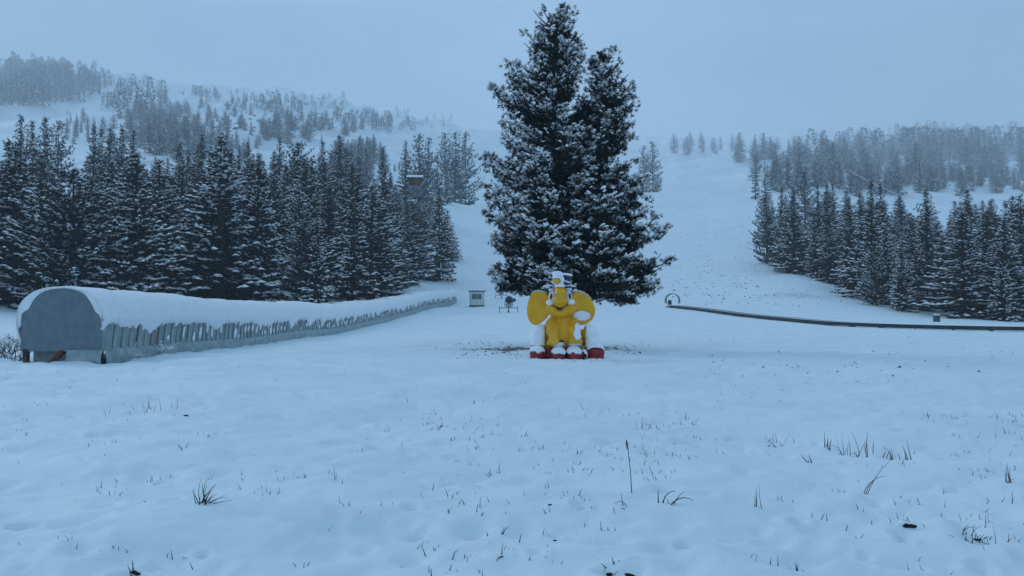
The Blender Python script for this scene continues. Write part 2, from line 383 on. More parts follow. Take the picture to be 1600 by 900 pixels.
def pillows(C, Ax, RL, RW, HT, k=8):
    """rounded lumps of snow: top, shoulder ring, rim ring"""
    Ax = Ax.copy(); sl_ = np.clip(Ax[:, 2:3], -.5, .5); Ax[:, 2] = 0; Ax = unit(Ax); B = np.stack([-Ax[:, 1], Ax[:, 0], 0 * Ax[:, 0]], 1)
    Ax = Ax + np.concatenate([np.zeros((len(C), 2)), sl_], 1); up = np.array([0, 0, 1.0])
    out = [C + up * HT[:, None]]; ph = rng.uniform(0, 6, len(C)); wob = [rng.uniform(.8, 1.15, len(C)) for _ in range(k)]
    for rad, hh in ((.62, .80), (1.0, .05)):
        for i in range(k):
            q = ph + 2 * math.pi * i / k
            out.append(C + Ax * (np.cos(q) * RL * wob[i] * rad)[:, None] + B * (np.sin(q) * RW * wob[i] * rad)[:, None] + up * (HT * (hh - (.35 * (1 - wob[i]) if rad == 1 else 0)))[:, None])
    V = np.stack(out, 1).reshape(-1, 3); b0 = np.arange(len(C)) * (2 * k + 1); Fs = []
    for i in range(k):
        j = (i + 1) % k; Fs.append(np.stack([b0, b0 + 1 + i, b0 + 1 + j], 1))
        Fs.append(np.stack([b0 + 1 + i, b0 + 1 + k + i, b0 + 1 + k + j], 1)); Fs.append(np.stack([b0 + 1 + i, b0 + 1 + k + j, b0 + 1 + j], 1))
    return V, np.concatenate(Fs)
def cat(parts):
    V = []; Fs = []; o = 0
    for v_, f_ in parts: V.append(v_); Fs.append(f_ + o); o += len(v_)
    return np.concatenate(V), np.concatenate(Fs)

def spruce_mesh(Ht, R, seed, dens=1.0, snow=.6, needle='spruce', round_=False, coarse=1.0, bare=.05):
    """-> (trunk, crown, snow) meshes; round_ gives the fuller stone pine outline"""
    global rng
    old = rng; rng = np.random.default_rng(seed)
    lev = []; z = Ht * bare
    while z < Ht * .985:
        lev.append(z); z += (.62 - .30 * z / Ht) * coarse / dens * rng.uniform(.8, 1.2)
    C = []; D_ = []; T_ = []; Lb = []; Bs = []
    lobes = rng.uniform(0, 6.28, 3)
    for z in lev:
        t = z / Ht
        if round_: env = R * min(1, (1 - t) ** .55 * 1.08) * (0.72 + .28 * min(1, t * 5))
        else: env = R * ((1 - t) ** .88 * 1.02 + .015) * (.8 + .2 * min(1, t * 8))
        n_ = int(rng.integers(6, 10))
        for k in range(n_):
            a = rng.uniform(0, 2 * math.pi); L = env * rng.uniform(.80, 1.15) * (1 + .13 * math.sin(2 * a + lobes[0]) + .1 * math.sin(3 * a + lobes[1] + 6 * t))
            if rng.random() < .05: L *= 1.25
            out = np.array([math.cos(a), math.sin(a), 0]); bs = rng.uniform(-.5, .8); zj = rng.uniform(-.3, .3) * min(1, L)
            if round_: s0, s1 = -.10 + .5 * t, .35
            else: s0, s1 = -.52 + .75 * t, .28
            step = .34 * coarse
            for r in np.arange(max(.15, L * .18), L + .01, step):
                q = r / max(L, .01); zz = z + zj + s0 * r + s1 * L * q * q
                jit = rng.normal(0, .07, 3) * coarse
                C.append(out * r + np.array([0, 0, zz]) + jit); sl_ = s0 + 2 * s1 * q
                D_.append(out + np.array([0, 0, sl_])); T_.append(t); Lb.append(q * min(1, L / 1.0)); Bs.append(bs)
    C = np.array(C); D_ = unit(np.array(D_)); T_ = np.array(T_); Lb = np.array(Lb); Bs = np.array(Bs)
    n_ = len(C); side = unit(np.cross(D_, np.array([0, 0, 1.0])))
    parts = []; nb = 8 if not round_ else 9
    fsz = (.64 - .44 * T_) * coarse ** .6
    for i in range(nb):
        sg = rng.normal(0, .75, n_); dr = D_ * rng.uniform(.1, .9, n_)[:, None] + side * sg[:, None]
        if round_: dr[:, 2] += rng.uniform(-.35, .55, n_)
        else: dr[:, 2] += rng.uniform(-.85, .0, n_)
        dr = unit(dr); parts.append(blades(C + rng.normal(0, .05, (n_, 3)), dr, fsz * rng.uniform(.6, 1.15, n_), fsz * rng.uniform(.22, .40, n_)))
    # leader
    tc_ = np.repeat(np.array([[0, 0, Ht * .955]]), 26, 0) + np.array([0, 0, 1]) * rng.uniform(-.5, .35, 26)[:, None]
    parts.append(blades(tc_, unit(rng.normal(0, .55, (26, 3)) + np.array([0, 0, .9])), rng.uniform(.25, .55, 26), np.full(26, .10)))
    Vc, Fc = cat(parts)
    crown = mesh_np('crown', Vc, Fc, M[needle])
    pn = vnoise(C[:, 0] * .9 + seed, C[:, 2] * .8 + C[:, 1] * .9, seed)
    sel = rng.random(n_) < np.clip(snow * (-.42 + 1.35 * Lb) + pn * .8 + Bs * .8, 0, 1)
    Cs = C[sel] + np.array([0, 0, .11]) + D_[sel] * .08; ns = len(Cs); f2 = fsz[sel]
    V1, F1 = domes(Cs, D_[sel], f2 * rng.uniform(.38, .85, ns), f2 * rng.uniform(.24, .55, ns), f2 * rng.uniform(.22, .40, ns), 6)
    nx = int(n_ * .22 * snow)                                            # dusting on the twig tips
    ix = rng.integers(0, n_, nx); Ct = C[ix] + D_[ix] * .2 + side[ix] * rng.normal(0, .25, nx)[:, None] * fsz[ix][:, None] * 2 + rng.normal(0, .05, (nx, 3))
    V2, F2 = domes(Ct, D_[ix] + side[ix] * rng.normal(0, .8, nx)[:, None], fsz[ix] * rng.uniform(.12, .28, nx), fsz[ix] * rng.uniform(.05, .10, nx), fsz[ix] * .05, 3)
    Vs, Fs = cat([(V1, F1), (V2, F2)])
    sm = mesh_np('snow', Vs, Fs, M['tsnow'])
    tm = MB().tube([(0, 0, -.6), (0, 0, Ht * .3), (0, 0, Ht * .7), (0, 0, Ht * .96)], [Ht * .013 + .05, Ht * .010 + .03, Ht * .005 + .02, .02], 8).mesh('trunk', M['bark'], True)
    rng = old
    return tm, crown, sm

PROTO = {}
for i in range(5): PROTO['s%d' % i] = (18.0, spruce_mesh(18, [3.4, 3.9, 2.9, 3.7, 3.2][i], 100 + i, snow=[.62, .8, .5, .7, .58][i]))
for i in range(3): PROTO['p%d' % i] = (13.0, spruce_mesh(13, [4.0, 3.4, 3.7][i], 200 + i, snow=[.6, .7, .55][i], needle='pine', round_=True))
for i in range(3): PROTO['f%d' % i] = (14.0, spruce_mesh(14, [3.3, 3.0, 3.8][i], 300 + i, snow=.55, needle='frost_haze', round_=True, coarse=1.5, dens=.9, bare=.02))
for i in range(2): PROTO['g%d' % i] = (16.0, spruce_mesh(16, [3.0, 2.7][i], 320 + i, snow=.6, needle='frost_haze', coarse=1.5, dens=.9, bare=.02))
for i in range(2): PROTO['w%d' % i] = (15.0, spruce_mesh(15, [3.1, 2.5][i], 340 + i, snow=1.0, needle='spruce'))

def tree(kind, x, y, height, wid=1.0, label='', group=None, name='spruce_tree', catg='tree'):
    h0, (tm, cm, sm) = PROTO[kind]; s = height / h0
    o = empty(name, (x, y, h(x, y) - .15), random.uniform(0, 6.28), label, catg, group)
    wid *= 1.15; o.scale = (s * wid, s * wid, s)
    link('trunk', tm, o); link('crown', cm, o); link('snow', sm, o)['kind'] = 'stuff'
    return o
def tree_px(kind, px, d, top, wid=1.0, label='', group=None, name='spruce_tree'):
    x, y, z = P(px, d); ztop = CZ + (HOR - top) / F * d
    return tree(kind, x, y, max(ztop - z, 1.5), wid, label, group, name)

# ---------------------------------------------------------------- trees the photo lets one point at
NAMED = [
 # kind, px, distance, top row, width factor, name, label
 ('p0', 112, 98, 262, 1.45, 'pine_tree', 'broad dark stone pine heavy with snow behind the near end of the covered conveyor'),
 ('s1', 211, 100, 232, 1.35, 'spruce_tree', 'broad spruce with thick snow on every bough, right of the broad dark pine'),
 ('s3', 343, 108, 204, 1.5, 'spruce_tree', 'tallest broad spruce of the left front row, behind the snowy tunnel'),
 ('s0', 402, 112, 232, 1.0, 'spruce_tree', 'dark spruce overlapping the right side of the tallest broad spruce'),
 ('w1', 496, 112, 345, .95, 'spruce_tree', 'short frosted spruce at the front edge of the left forest, touching the snowy tunnel line'),
 ('s1', 580, 134, 284, 1.4, 'spruce_tree', 'wide snowy spruce nearest the far half of the covered conveyor'),
 ('s4', 553, 128, 300, 1.0, 'spruce_tree', 'dark spruce directly behind the left flank of the wide snowy spruce'),
 ('s2', 636, 178, 314, 1.1, 'spruce_tree', 'dark spruce standing at the forest edge left of the small post'),
 ('s0', 686, 198, 288, 1.0, 'spruce_tree', 'dark spruce standing farthest right at the foot of the left forest, above the small post'),
 ('w0', 446, 190, 255, 1.15, 'spruce_tree', 'pale frosted spruce shining among the dark trees in the middle of the left forest'),
 ('p1', 467, 135, 305, .95, 'pine_tree', 'round-topped stone pine below the pale frosted spruce in the left forest'),
 ('s1', 20, 105, 225, 1.5, 'spruce_tree', 'dark spruce at the left edge of the picture above the leafless shrub'),
 ('s0', 66, 200, 176, .9, 'spruce_tree', 'slim dark spruce spire at the left of the clearing, highest of the far left group'),
 ('s2', 28, 195, 173, .9, 'spruce_tree', 'dark spruce spire left of the slim spire beside the clearing'),
 ('s3', 46, 205, 183, .85, 'spruce_tree', 'dark spruce between two higher spires at the far left'),
 ('f0', 87, 260, 187, .8, 'pine_tree', 'greyer rounded stone pine on the left rim of the clearing'),
 ('s2', 143, 215, 191, .9, 'spruce_tree', 'leftmost pointed spruce of the five spires right of the clearing'),
 ('s4', 154, 225, 197, .9, 'spruce_tree', 'second of the five spires right of the clearing'),
 ('s0', 168, 215, 193, .9, 'spruce_tree', 'middle one of the five spires right of the clearing'),
 ('s2', 187, 210, 190, .95, 'spruce_tree', 'fourth and highest of the five spires right of the clearing'),
 ('s4', 205, 215, 200, .9, 'spruce_tree', 'rightmost of the five spires right of the clearing'),
 ('s0', 277, 215, 216, 1.0, 'spruce_tree', 'pointed spruce against the hazy hillside left of the tallest broad spruce'),
 ('s3', 313, 225, 205, .9, 'spruce_tree', 'pointed spruce touching the left shoulder of the tallest broad spruce'),
 ('s2', 385, 205, 218, .9, 'spruce_tree', 'dark spire just right of the tallest broad spruce'),
 ('s4', 435, 235, 211, 1.0, 'spruce_tree', 'dark pointed spruce above the pale frosted spruce'),
 ('p2', 463, 230, 219, .9, 'pine_tree', 'rounded dark pine above and right of the pale frosted spruce'),
 ('s0', 503, 245, 216, .85, 'spruce_tree', 'dark pointed spruce on the skyline between the two pine groups of the left forest'),
 ('s1', 529, 250, 206, .95, 'spruce_tree', 'skyline spruce at the left edge of the dense pine group'),
 ('s2', 597, 270, 227, .8, 'spruce_tree', 'slim spruce at the right edge of the dense pine group beside the snowy gap'),
 ('s2', 633, 300, 216, .9, 'spruce_tree', 'pointed spruce at the left end of the clump above the log cabin'),
 ('f1', 654, 320, 206, .85, 'pine_tree', 'full rounded pine in the middle of the clump above the log cabin'),
 ('f0', 669, 325, 213, .65, 'pine_tree', 'rounded pine at the right end of the clump above the log cabin'),
 ('f2', 695, 430, 205, .75, 'pine_tree', 'left pine of the hilltop clump just left of the great pine'),
 ('f1', 711, 425, 203, .75, 'pine_tree', 'middle pine of the hilltop clump just left of the great pine'),
 ('f0', 727, 440, 204, .75, 'pine_tree', 'right pine of the hilltop clump just left of the great pine'),
 ('g0', 698, 390, 245, .7, 'spruce_tree', 'small dark spruce below the hilltop clump left of the great pine'),
 ('g1', 683, 330, 241, .6, 'spruce_tree', 'small slim spruce on the slope to the right of the log cabin'),
 ('s1', 600, 165, 262, 1.0, 'spruce_tree', 'dark spruce between the wide snowy spruce and the forest edge trees'),
 ('p1', 655, 215, 312, .9, 'pine_tree', 'rounded dark pine just below the log cabin'),
 # right forest
 ('p1', 1199, 205, 299, .8, 'pine_tree', 'bushy pine at the left end of the right forest, above the piste'),
 ('s2', 1223, 200, 290, 1.0, 'spruce_tree', 'pointed spruce second from the left end of the right forest'),
 ('s0', 1241, 186, 286, 1.05, 'spruce_tree', 'tall spruce on the sloping lower edge near the left end of the right forest'),
 ('w1', 1273, 180, 332, .8, 'spruce_tree', 'narrow pale snow-dusted spruce on the sloping lower edge of the right forest'),
 ('f2', 1259, 280, 266, .9, 'pine_tree', 'greyish rounded pine rising behind the left part of the right forest'),
 ('s3', 1279, 215, 284, .9, 'spruce_tree', 'dark spruce behind the narrow pale spruce'),
 ('s2', 1294, 205, 282, .9, 'spruce_tree', 'left of two spires side by side behind the piste edge of the right forest'),
 ('s4', 1303, 212, 284, .9, 'spruce_tree', 'right of two spires side by side behind the piste edge of the right forest'),
 ('s0', 1324, 195, 293, 1.0, 'spruce_tree', 'dark spruce near the sloping edge midway between pale spruce and lone front pine'),
 ('s2', 1364, 185, 278, .95, 'spruce_tree', 'highest slim dark spire above the lone front pine'),
 ('s4', 1378, 190, 283, .85, 'spruce_tree', 'spire touching the right side of the highest slim spire'),
 ('p2', 1369, 134, 382, .82, 'pine_tree', 'small rounded pine standing forward at the foot of the right forest with a bare trunk'),
 ('w0', 1409, 126, 380, 1.05, 'pine_tree', 'pale frosted tree right beside the small forward pine'),
 ('s1', 1505, 118, 328, 1.6, 'spruce_tree', 'biggest spruce of the right forest front, dark at its foot and snowy on top'),
 ('s3', 1449, 150, 291, 1.15, 'spruce_tree', 'tall spruce left of and behind the biggest front spruce of the right forest'),
 ('w1', 1568, 112, 390, 1.1, 'spruce_tree', 'pale low snowy spruce right of the biggest front spruce of the right forest'),
 ('s0', 1514, 160, 290, 1.1, 'spruce_tree', 'tall dark spruce directly behind the biggest front spruce'),
 ('s3', 1597, 130, 300, 1.2, 'spruce_tree', 'dark spruce cut by the right edge of the picture'),
 ('f1', 1021, 620, 219, .8, 'pine_tree', 'hazy pine just right of the great pine on the upper piste'),
 ('f0', 1007, 640, 226, .7, 'pine_tree', 'smaller hazy pine half hidden by the great pine on the upper piste'),
 ('g0', 1182, 480, 239, .55, 'spruce_tree', 'lone hazy spruce left of the foggy trees on the right hillside'),
 ('g1', 1197, 440, 248, .75, 'spruce_tree', 'hazy spruce at the lower left corner of the foggy trees on the right hillside'),
]
placed = []
for kd, px, d, top, wd, nm, lb in NAMED:
    tree_px(kd, px, d, top, wd, lb, None, nm); x, y, z = P(px, d); placed.append((x, y))

LAND = []      # (group prefix, px, top, short name) of the trees used as landmarks
def where(px, top, d, height, side, word, kindword):
    if side == 'far':
        return None
    L_ = [l for l in LAND if l[0] == side]
    l = min(L_, key=lambda l: abs(l[1] - px) + .5 * abs(l[2] - top))
    rel = 'left of' if px < l[1] - 9 else 'right of' if px > l[1] + 9 else ('above' if top < l[2] - 4 else 'below')
    dep = 'nearer' if d < l[3] - 8 else 'deeper in' if d > l[3] + 8 else 'close by'
    size = 'low' if height < 14.5 else 'tall' if height > 18.5 else 'middling'
    return '%s %s %s, %s %s' % (size, kindword, dep, rel, l[4])
def fill(n_, region, kinds, hr, skyline, mind, label, group, wid=(.95, 1.6), name='spruce_tree', tries=60, side3=None):
    if not side3 and getattr(region, 'box', None): side3 = region.box
    c = 0; t = 0
    while c < n_ and t < n_ * tries:
        t += 1
        px, d = region()
        x = (px - 800) / F * d
        if d < 175 and abs(x - float(np.interp(d, [28, 50, 103, 140, 165], [-16, -17, -17, -14, -11]))) < 7.0: continue
        if any((x - a) ** 2 + (d - b_) ** 2 < mind ** 2 for a, b_ in placed): continue
        ht = random.uniform(*hr); z = float(H(x, d, False)[0])
        top = HOR - (z + ht - CZ) / d * F; base = HOR - (z - CZ) / d * F
        if skyline(px, top, base, d) is False: continue
        kd = random.choice(kinds); lb = label
        if 'left forest' in group and 'packed' in group: lb = where(px, top, d, ht, 'L', '', 'rounded pine' if kd[0] == 'p' else 'snowy spruce')
        elif 'right forest' in group and 'packed' in group: lb = where(px, top, d, ht, 'R', '', 'rounded pine' if kd[0] == 'p' else 'snowy spruce')
        elif side3:
            t_ = (px - side3[0]) / (side3[1] - side3[0]); b_ = (base - side3[2]) / (side3[3] - side3[2])
            lb = label + ', ' + ('upper' if b_ < .33 else 'lower' if b_ > .66 else 'middle') + ' ' + ['far left', 'left', 'centre', 'right', 'far right'][int(min(max(t_ * 5, 0), 4))] + (' and small' if ht < 15 else ' and tall' if ht > 19.5 else '')
        tree(kd, x, d, ht, random.uniform(*wid), lb, group, name); placed.append((x, d)); c += 1
    return c
def lin(tab): xs, ys = zip(*tab); return lambda p: float(np.interp(p, xs, ys))
skyL = lin([(-200,180),(0,180),(70,190),(78,250),(90,292),(118,292),(132,215),(140,205),(205,205),(222,228),(300,225),(343,215),(400,228),(470,228),(530,218),(590,215),(598,240),(622,275),(640,285),(664,288),(700,292),(710,300)])
edgeL = lin([(-300,482),(500,476),(560,470),(610,460),(640,440),(700,418)])
SH = {211: 'the thickly snowed broad spruce', 343: 'the tallest broad spruce', 112: 'the broad dark pine', 496: 'the short frosted front spruce', 582: 'the wide snowy spruce',
      638: 'the edge spruce by the post', 446: 'the pale frosted spruce', 66: 'the far left spire', 168: 'the five spires', 277: 'the lone pointed spruce', 385: 'the dark spire', 463: 'the rounded skyline pine',
      529: 'the skyline spruce', 597: 'the slim gap spruce', 20: 'the left edge spruce', 402: 'the overlapping dark spruce'}
SR = {1199: 'the bushy end pine', 1241: 'the tall edge spruce', 1273: 'the narrow pale spruce', 1324: 'the mid-edge spruce', 1364: 'the highest slim spire', 1369: 'the forward small pine', 1409: 'the pale frosted tree',
      1449: 'the tall left-hand spruce', 1505: 'the biggest front spruce', 1568: 'the pale low spruce', 1597: 'the spruce at the picture edge', 1294: 'the twin spires'}
for kd, px, d, top, wd, nm, lb in NAMED:
    if px in SH: LAND.append(('L', px, top, d, SH[px]))
    if px in SR: LAND.append(('R', px, top, d, SR[px]))
n1 = fill(180, lambda: (random.uniform(-120, 700), 100 + 230 * random.random() ** 1.1), ['s0','s1','s2','s3','s4','s0','s2','w1'], (12, 24),
     lambda p, t, b, d: not (t < skyL(p) or b > edgeL(p) or (616 < p < 680 and t < 312 and d < 275)), 4.6,
     'snow-dusted dark spruce packed inside the left forest among others like it', 'spruces packed inside the left forest')
fill(40, lambda: (random.uniform(-100, 690), 105 + 200 * random.random()), ['p0','p1','p2'], (9, 14),
     lambda p, t, b, d: not (t < skyL(p) + 6 or b > edgeL(p) or (616 < p < 680 and t < 312 and d < 275)), 4.2,
     'rounded snow-dusted stone pine packed inside the left forest', 'stone pines packed inside the left forest', name='pine_tree')
skyR = lin([(1180,330),(1195,302),(1215,298),(1290,292),(1340,298),(1400,300),(1440,308),(1500,300),(1700,296)])
edgeR = lin([(1185,368),(1200,384),(1240,430),(1290,448),(1340,466),(1380,484),(1420,494),(1500,503),(1800,506)])
n2 = fill(125, lambda: (random.uniform(1192, 1720), 105 + 165 * random.random()), ['s0','s1','s2','s3','s4','s0','s2','w1'], (12, 24),
     lambda p, t, b, d: not (t < skyR(p) or b > edgeR(p)), 3.9,
     'snow-dusted dark spruce packed inside the right forest among others like it', 'spruces packed inside the right forest')
fill(22, lambda: (random.uniform(1200, 1700), 110 + 140 * random.random()), ['p0','p1','p2'], (8, 13),
     lambda p, t, b, d: not (t < skyR(p) or b > edgeR(p)), 4.0,
     'rounded snow-dusted stone pine packed inside the right forest', 'stone pines packed inside the right forest', name='pine_tree')
# hazy groups on the hills
def ell(cx, cy, rx, ry, dl, dh):
    def f_():
        for _ in range(40):
            u, v_ = random.uniform(-1.25, 1.25), random.uniform(-1.25, 1.25)
            if u * u + v_ * v_ < 1.4 * random.random() ** 1.2:
                x, y, z = ground_at(cx + u * rx, cy + v_ * ry, dl, True)
                if dl <= y <= dh: return cx + u * rx, y
        return cx + random.uniform(-rx, rx), random.uniform(.6 * dh + .4 * dl, dh)
    f_.box = (cx - rx, cx + rx, cy - ry, cy + ry)
    return f_
ok = lambda p, t, b, d: True
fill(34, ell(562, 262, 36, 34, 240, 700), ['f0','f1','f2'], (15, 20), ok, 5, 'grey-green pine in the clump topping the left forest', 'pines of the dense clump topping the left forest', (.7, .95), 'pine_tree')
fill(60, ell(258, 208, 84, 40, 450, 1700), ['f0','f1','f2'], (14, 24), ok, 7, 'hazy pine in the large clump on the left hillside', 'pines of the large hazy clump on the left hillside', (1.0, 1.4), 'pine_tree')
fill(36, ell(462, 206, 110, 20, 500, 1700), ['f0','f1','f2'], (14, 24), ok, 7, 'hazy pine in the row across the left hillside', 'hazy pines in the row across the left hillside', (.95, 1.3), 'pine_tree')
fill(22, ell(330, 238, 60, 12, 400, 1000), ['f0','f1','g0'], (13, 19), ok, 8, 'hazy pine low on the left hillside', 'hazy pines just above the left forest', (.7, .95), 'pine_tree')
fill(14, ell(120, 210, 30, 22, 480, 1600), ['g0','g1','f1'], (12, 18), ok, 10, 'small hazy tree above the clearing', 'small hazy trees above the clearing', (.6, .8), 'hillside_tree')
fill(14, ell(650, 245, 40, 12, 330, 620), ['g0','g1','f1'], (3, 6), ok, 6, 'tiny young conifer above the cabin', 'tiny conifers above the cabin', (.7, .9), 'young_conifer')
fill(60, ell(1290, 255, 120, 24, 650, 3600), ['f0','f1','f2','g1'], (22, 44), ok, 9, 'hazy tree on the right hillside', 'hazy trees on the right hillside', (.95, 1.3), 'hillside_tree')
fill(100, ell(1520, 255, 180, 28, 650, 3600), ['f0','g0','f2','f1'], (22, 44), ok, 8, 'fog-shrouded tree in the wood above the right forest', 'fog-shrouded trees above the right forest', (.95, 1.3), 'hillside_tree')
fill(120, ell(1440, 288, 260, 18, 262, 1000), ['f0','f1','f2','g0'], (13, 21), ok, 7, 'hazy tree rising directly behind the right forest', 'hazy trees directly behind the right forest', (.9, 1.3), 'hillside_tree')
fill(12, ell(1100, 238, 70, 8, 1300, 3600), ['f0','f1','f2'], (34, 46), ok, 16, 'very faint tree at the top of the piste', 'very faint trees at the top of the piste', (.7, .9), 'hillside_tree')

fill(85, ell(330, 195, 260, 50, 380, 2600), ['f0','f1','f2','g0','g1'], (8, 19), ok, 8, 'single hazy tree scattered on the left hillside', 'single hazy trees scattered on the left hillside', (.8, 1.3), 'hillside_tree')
# far woods that read as one mass: low-poly trees joined
def wood_mass(name, pts, hts, label, kinds=('f0', 'g0')):
    parts = []; sn_ = []
    rg = np.random.default_rng(len(pts))
    for (x, y), ht in zip(pts, hts):
        z = float(H(x, y, False)[0]); nb = 120; t = rg.uniform(.04, 1, nb); a = rg.uniform(0, 6.28, nb); R = ht * .2 * (1 - t) ** .6
        r = R * np.sqrt(rg.uniform(.2, 1, nb)); C = np.stack([x + r * np.cos(a), y + r * np.sin(a), z + t * ht], 1)
        Dr = unit(np.stack([np.cos(a), np.sin(a), rg.uniform(-.3, .6, nb)], 1))
        v_, f_ = blades(C, Dr, np.full(nb, ht * .14), np.full(nb, ht * .07)); parts.append((v_, f_))
        k = 40; sn_.append(domes(C[:k], Dr[:k], np.full(k, ht * .045), np.full(k, ht * .03), np.full(k, ht * .02), 4))
    V1, F1 = cat(parts); V2, F2 = cat(sn_); V, Fc = cat([(V1, F1), (V2, F2)])
    me = mesh_np(name, V, Fc, [M['frost_haze'], M['tsnow']], np.concatenate([np.zeros(len(F1)), np.ones(len(F2))]))
    tag(link(name, me), label, 'trees', None, 'stuff')
def pts_in(n_, f_): out = []; [out.append(f_()) for _ in range(n_)]; return [((p - 800) / F * d, d) for p, d in out]
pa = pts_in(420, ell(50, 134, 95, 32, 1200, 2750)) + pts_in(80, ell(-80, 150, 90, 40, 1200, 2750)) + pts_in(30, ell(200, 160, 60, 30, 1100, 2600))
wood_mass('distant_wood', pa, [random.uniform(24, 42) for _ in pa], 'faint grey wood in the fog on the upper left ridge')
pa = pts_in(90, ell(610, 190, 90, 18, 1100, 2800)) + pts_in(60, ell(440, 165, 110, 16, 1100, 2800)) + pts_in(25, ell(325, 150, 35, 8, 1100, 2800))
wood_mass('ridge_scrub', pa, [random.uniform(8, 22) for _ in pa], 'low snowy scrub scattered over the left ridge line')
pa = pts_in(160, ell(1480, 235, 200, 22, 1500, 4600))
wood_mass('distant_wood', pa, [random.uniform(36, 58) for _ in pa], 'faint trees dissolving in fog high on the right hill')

# ---------------------------------------------------------------- the great stone pine
def great_pine():
    D0 = 38.0; k = D0 / F; X0 = (880 - 800) * k; Z0 = h(X0, D0)
    root = empty('great_stone_pine', (X0, D0, Z0 - .1), 0, 'huge many-stemmed stone pine laden with snow towering behind the yellow elephant figure', 'tree')
    base_row = HOR - (Z0 - CZ) / D0 * F
    stems = [  # px of stem, depth offset, top row, bottom row, [(row, left, right)]
     (868, .5, -8, 444, [(-6,24,20),(20,54,44),(50,50,50),(85,54,48),(112,92,50),(140,98,60),(162,70,78),(200,98,88),(240,124,100),(285,154,110),(318,160,115),(345,120,115),(372,126,115),(410,110,110),(446,84,100)]),
     (952, .9, 60, 440, [(72,18,20),(84,30,36),(115,42,48),(150,50,54),(200,62,48),(250,60,48),(300,60,56),(350,60,60),(440,60,60)]),
     (984, -.3, 262, 460, [(262,10,12),(290,18,24),(320,28,30),(345,36,56),(380,46,66),(410,54,68),(440,56,50),(462,50,34)]),
     (908, 1.3, 150, 440, [(150,12,12),(185,42,40),(250,60,60),(440,70,70)]),
     (842, -2.3, 243, 440, [(243,9,9),(280,20,20),(330,34,32),(380,44,44),(440,55,50)]),
     (880, -2.8, 355, 452, [(355,9,9),(380,22,22),(410,40,40),(452,50,50)]),
     (930, -2.6, 300, 455, [(300,9,9),(340,26,26),(390,44,40),(455,55,60)]),
     (812, -.6, 330, 442, [(330,12,10),(360,36,34),(400,52,48),(430,50,50),(452,40,45)]),
    ]
    tb = MB()
    tufts = []; wood = []
    def clump(c, f_, t, n_, bsn):
        for _ in range(n_):
            o_ = np.array([random.gauss(0, .12), random.gauss(0, .12), random.gauss(.0, .075)])
            tufts.append((c + o_, f_ * .5 + o_ * 5 + np.array([0, 0, .25]), t, o_[2] / .1, bsn))
    for si, (px, yo, top, bot, prof) in enumerate(stems):
        sx = (px - 880) * k; zt = (base_row - top) * k; zb = (base_row - bot) * k; rows = [p_[0] for p_ in prof]
        bx = sx * .25 if abs(sx) > .5 else sx
        tb.tube([((-.35 + .12 * si) if si else -.25, yo * .2, -.3 if si < 2 else zb + .4), (sx * .3 - .2, yo * .5, zb + .9), (sx, yo, zb + (zt - zb) * .35), (sx, yo, zt - 1.1)], [.34 if si == 0 else .12, .26 if si == 0 else .10, .10, .03], 10)
        z = zb
        while z < zt - .1:
            row = base_row - z / k; L_ = np.interp(row, rows, [p_[1] for p_ in prof]) * k; R_ = np.interp(row, rows, [p_[2] for p_ in prof]) * k
            tt = (z - zb) / (zt - zb); nbr = 6 if si < 2 else 5
            for _ in range(nbr):
                a = random.uniform(0, 2 * math.pi); ca, sa = math.cos(a), math.sin(a)
                ex = L_ if ca < 0 else R_; ey = (L_ + R_) * .5 * .92
                e = 1 / math.sqrt((ca / max(ex, .05)) ** 2 + (sa / max(ey, .05)) ** 2) * random.uniform(.74, 1.06)
                if random.random() < .10: e *= 1.07
                s0 = -.52 + .60 * tt; s1 = .62; bsn = random.uniform(-.55, .55)
                zz0 = z - (s0 + s1) * e * .8
                dr = np.array([ca, sa, 0]); sd = np.array([-sa, ca, 0])
                pt = lambda t: np.array([sx, yo, zz0]) + dr * (e * t) + np.array([0, 0, s0 * e * t + s1 * e * t * t])
                if e > .8: wood.append([pt(t) for t in (0, .35, .7, 1)])
                st = .33 / max(e, .2)
                t = .20 if e > 1.2 else .12
                while t <= 1.02:
                    c0 = pt(t); f_ = np.array([ca, sa, s0 + 2 * s1 * t]); clump(c0, f_, t, 5 + 5 * (t > .85), bsn)
                    wl = min(.62, .12 + (1.06 - t) * e * .42)
                    for sg in (-1, 1):
                        q = .24 + random.random() * .1; lim = wl * random.uniform(.7, 1.15)
                        while q < lim:
                            c1 = c0 + sd * (sg * q) + dr * (q * .5) + np.array([0, 0, .40 * q * q + random.gauss(0, .06)])
                            clump(c1, f_ * .6 + sd * sg * .8, min(1, t + q * .3), 5, bsn); q += .30
                    t += st * random.uniform(.85, 1.3)
            z += .47 if si < 2 else .44
    C = np.array([t_[0] for t_ in tufts]); A = unit(np.array([t_[1] for t_ in tufts])); T = np.array([t_[2] for t_ in tufts]); U = np.array([t_[3] for t_ in tufts]); BN = np.array([t_[4] for t_ in tufts])
    # thin out whole clumps so gaps stay open
    cl = vnoise(C[:, 0] * 1.15 + 5, C[:, 2] * 1.25 + C[:, 1] * .8, 51) + .5 * vnoise(C[:, 0] * 2.6, C[:, 2] * 2.6 + C[:, 1] * 1.3, 52)
    keep = (cl > -.36) | (T < .5)
    C, A, T, U, BN = C[keep], A[keep], T[keep], U[keep], BN[keep]; N_ = len(C)
    print('tufts', N_)
    C = C + rng.normal(0, .03, C.shape)
    up = np.array([0, 0, 1.0]); ax = unit(A * .7 + up * .55); parts = []
    for i in range(15):
        dr = unit(ax * rng.uniform(.2, 1.0, N_)[:, None] + rng.normal(0, .62, (N_, 3)))
        parts.append(blades(C, dr, rng.uniform(.11, .20, N_), rng.uniform(.018, .034, N_)))
    V, Fc = cat(parts); link('crown', mesh_np('crown', V, Fc, M['pine']), root)
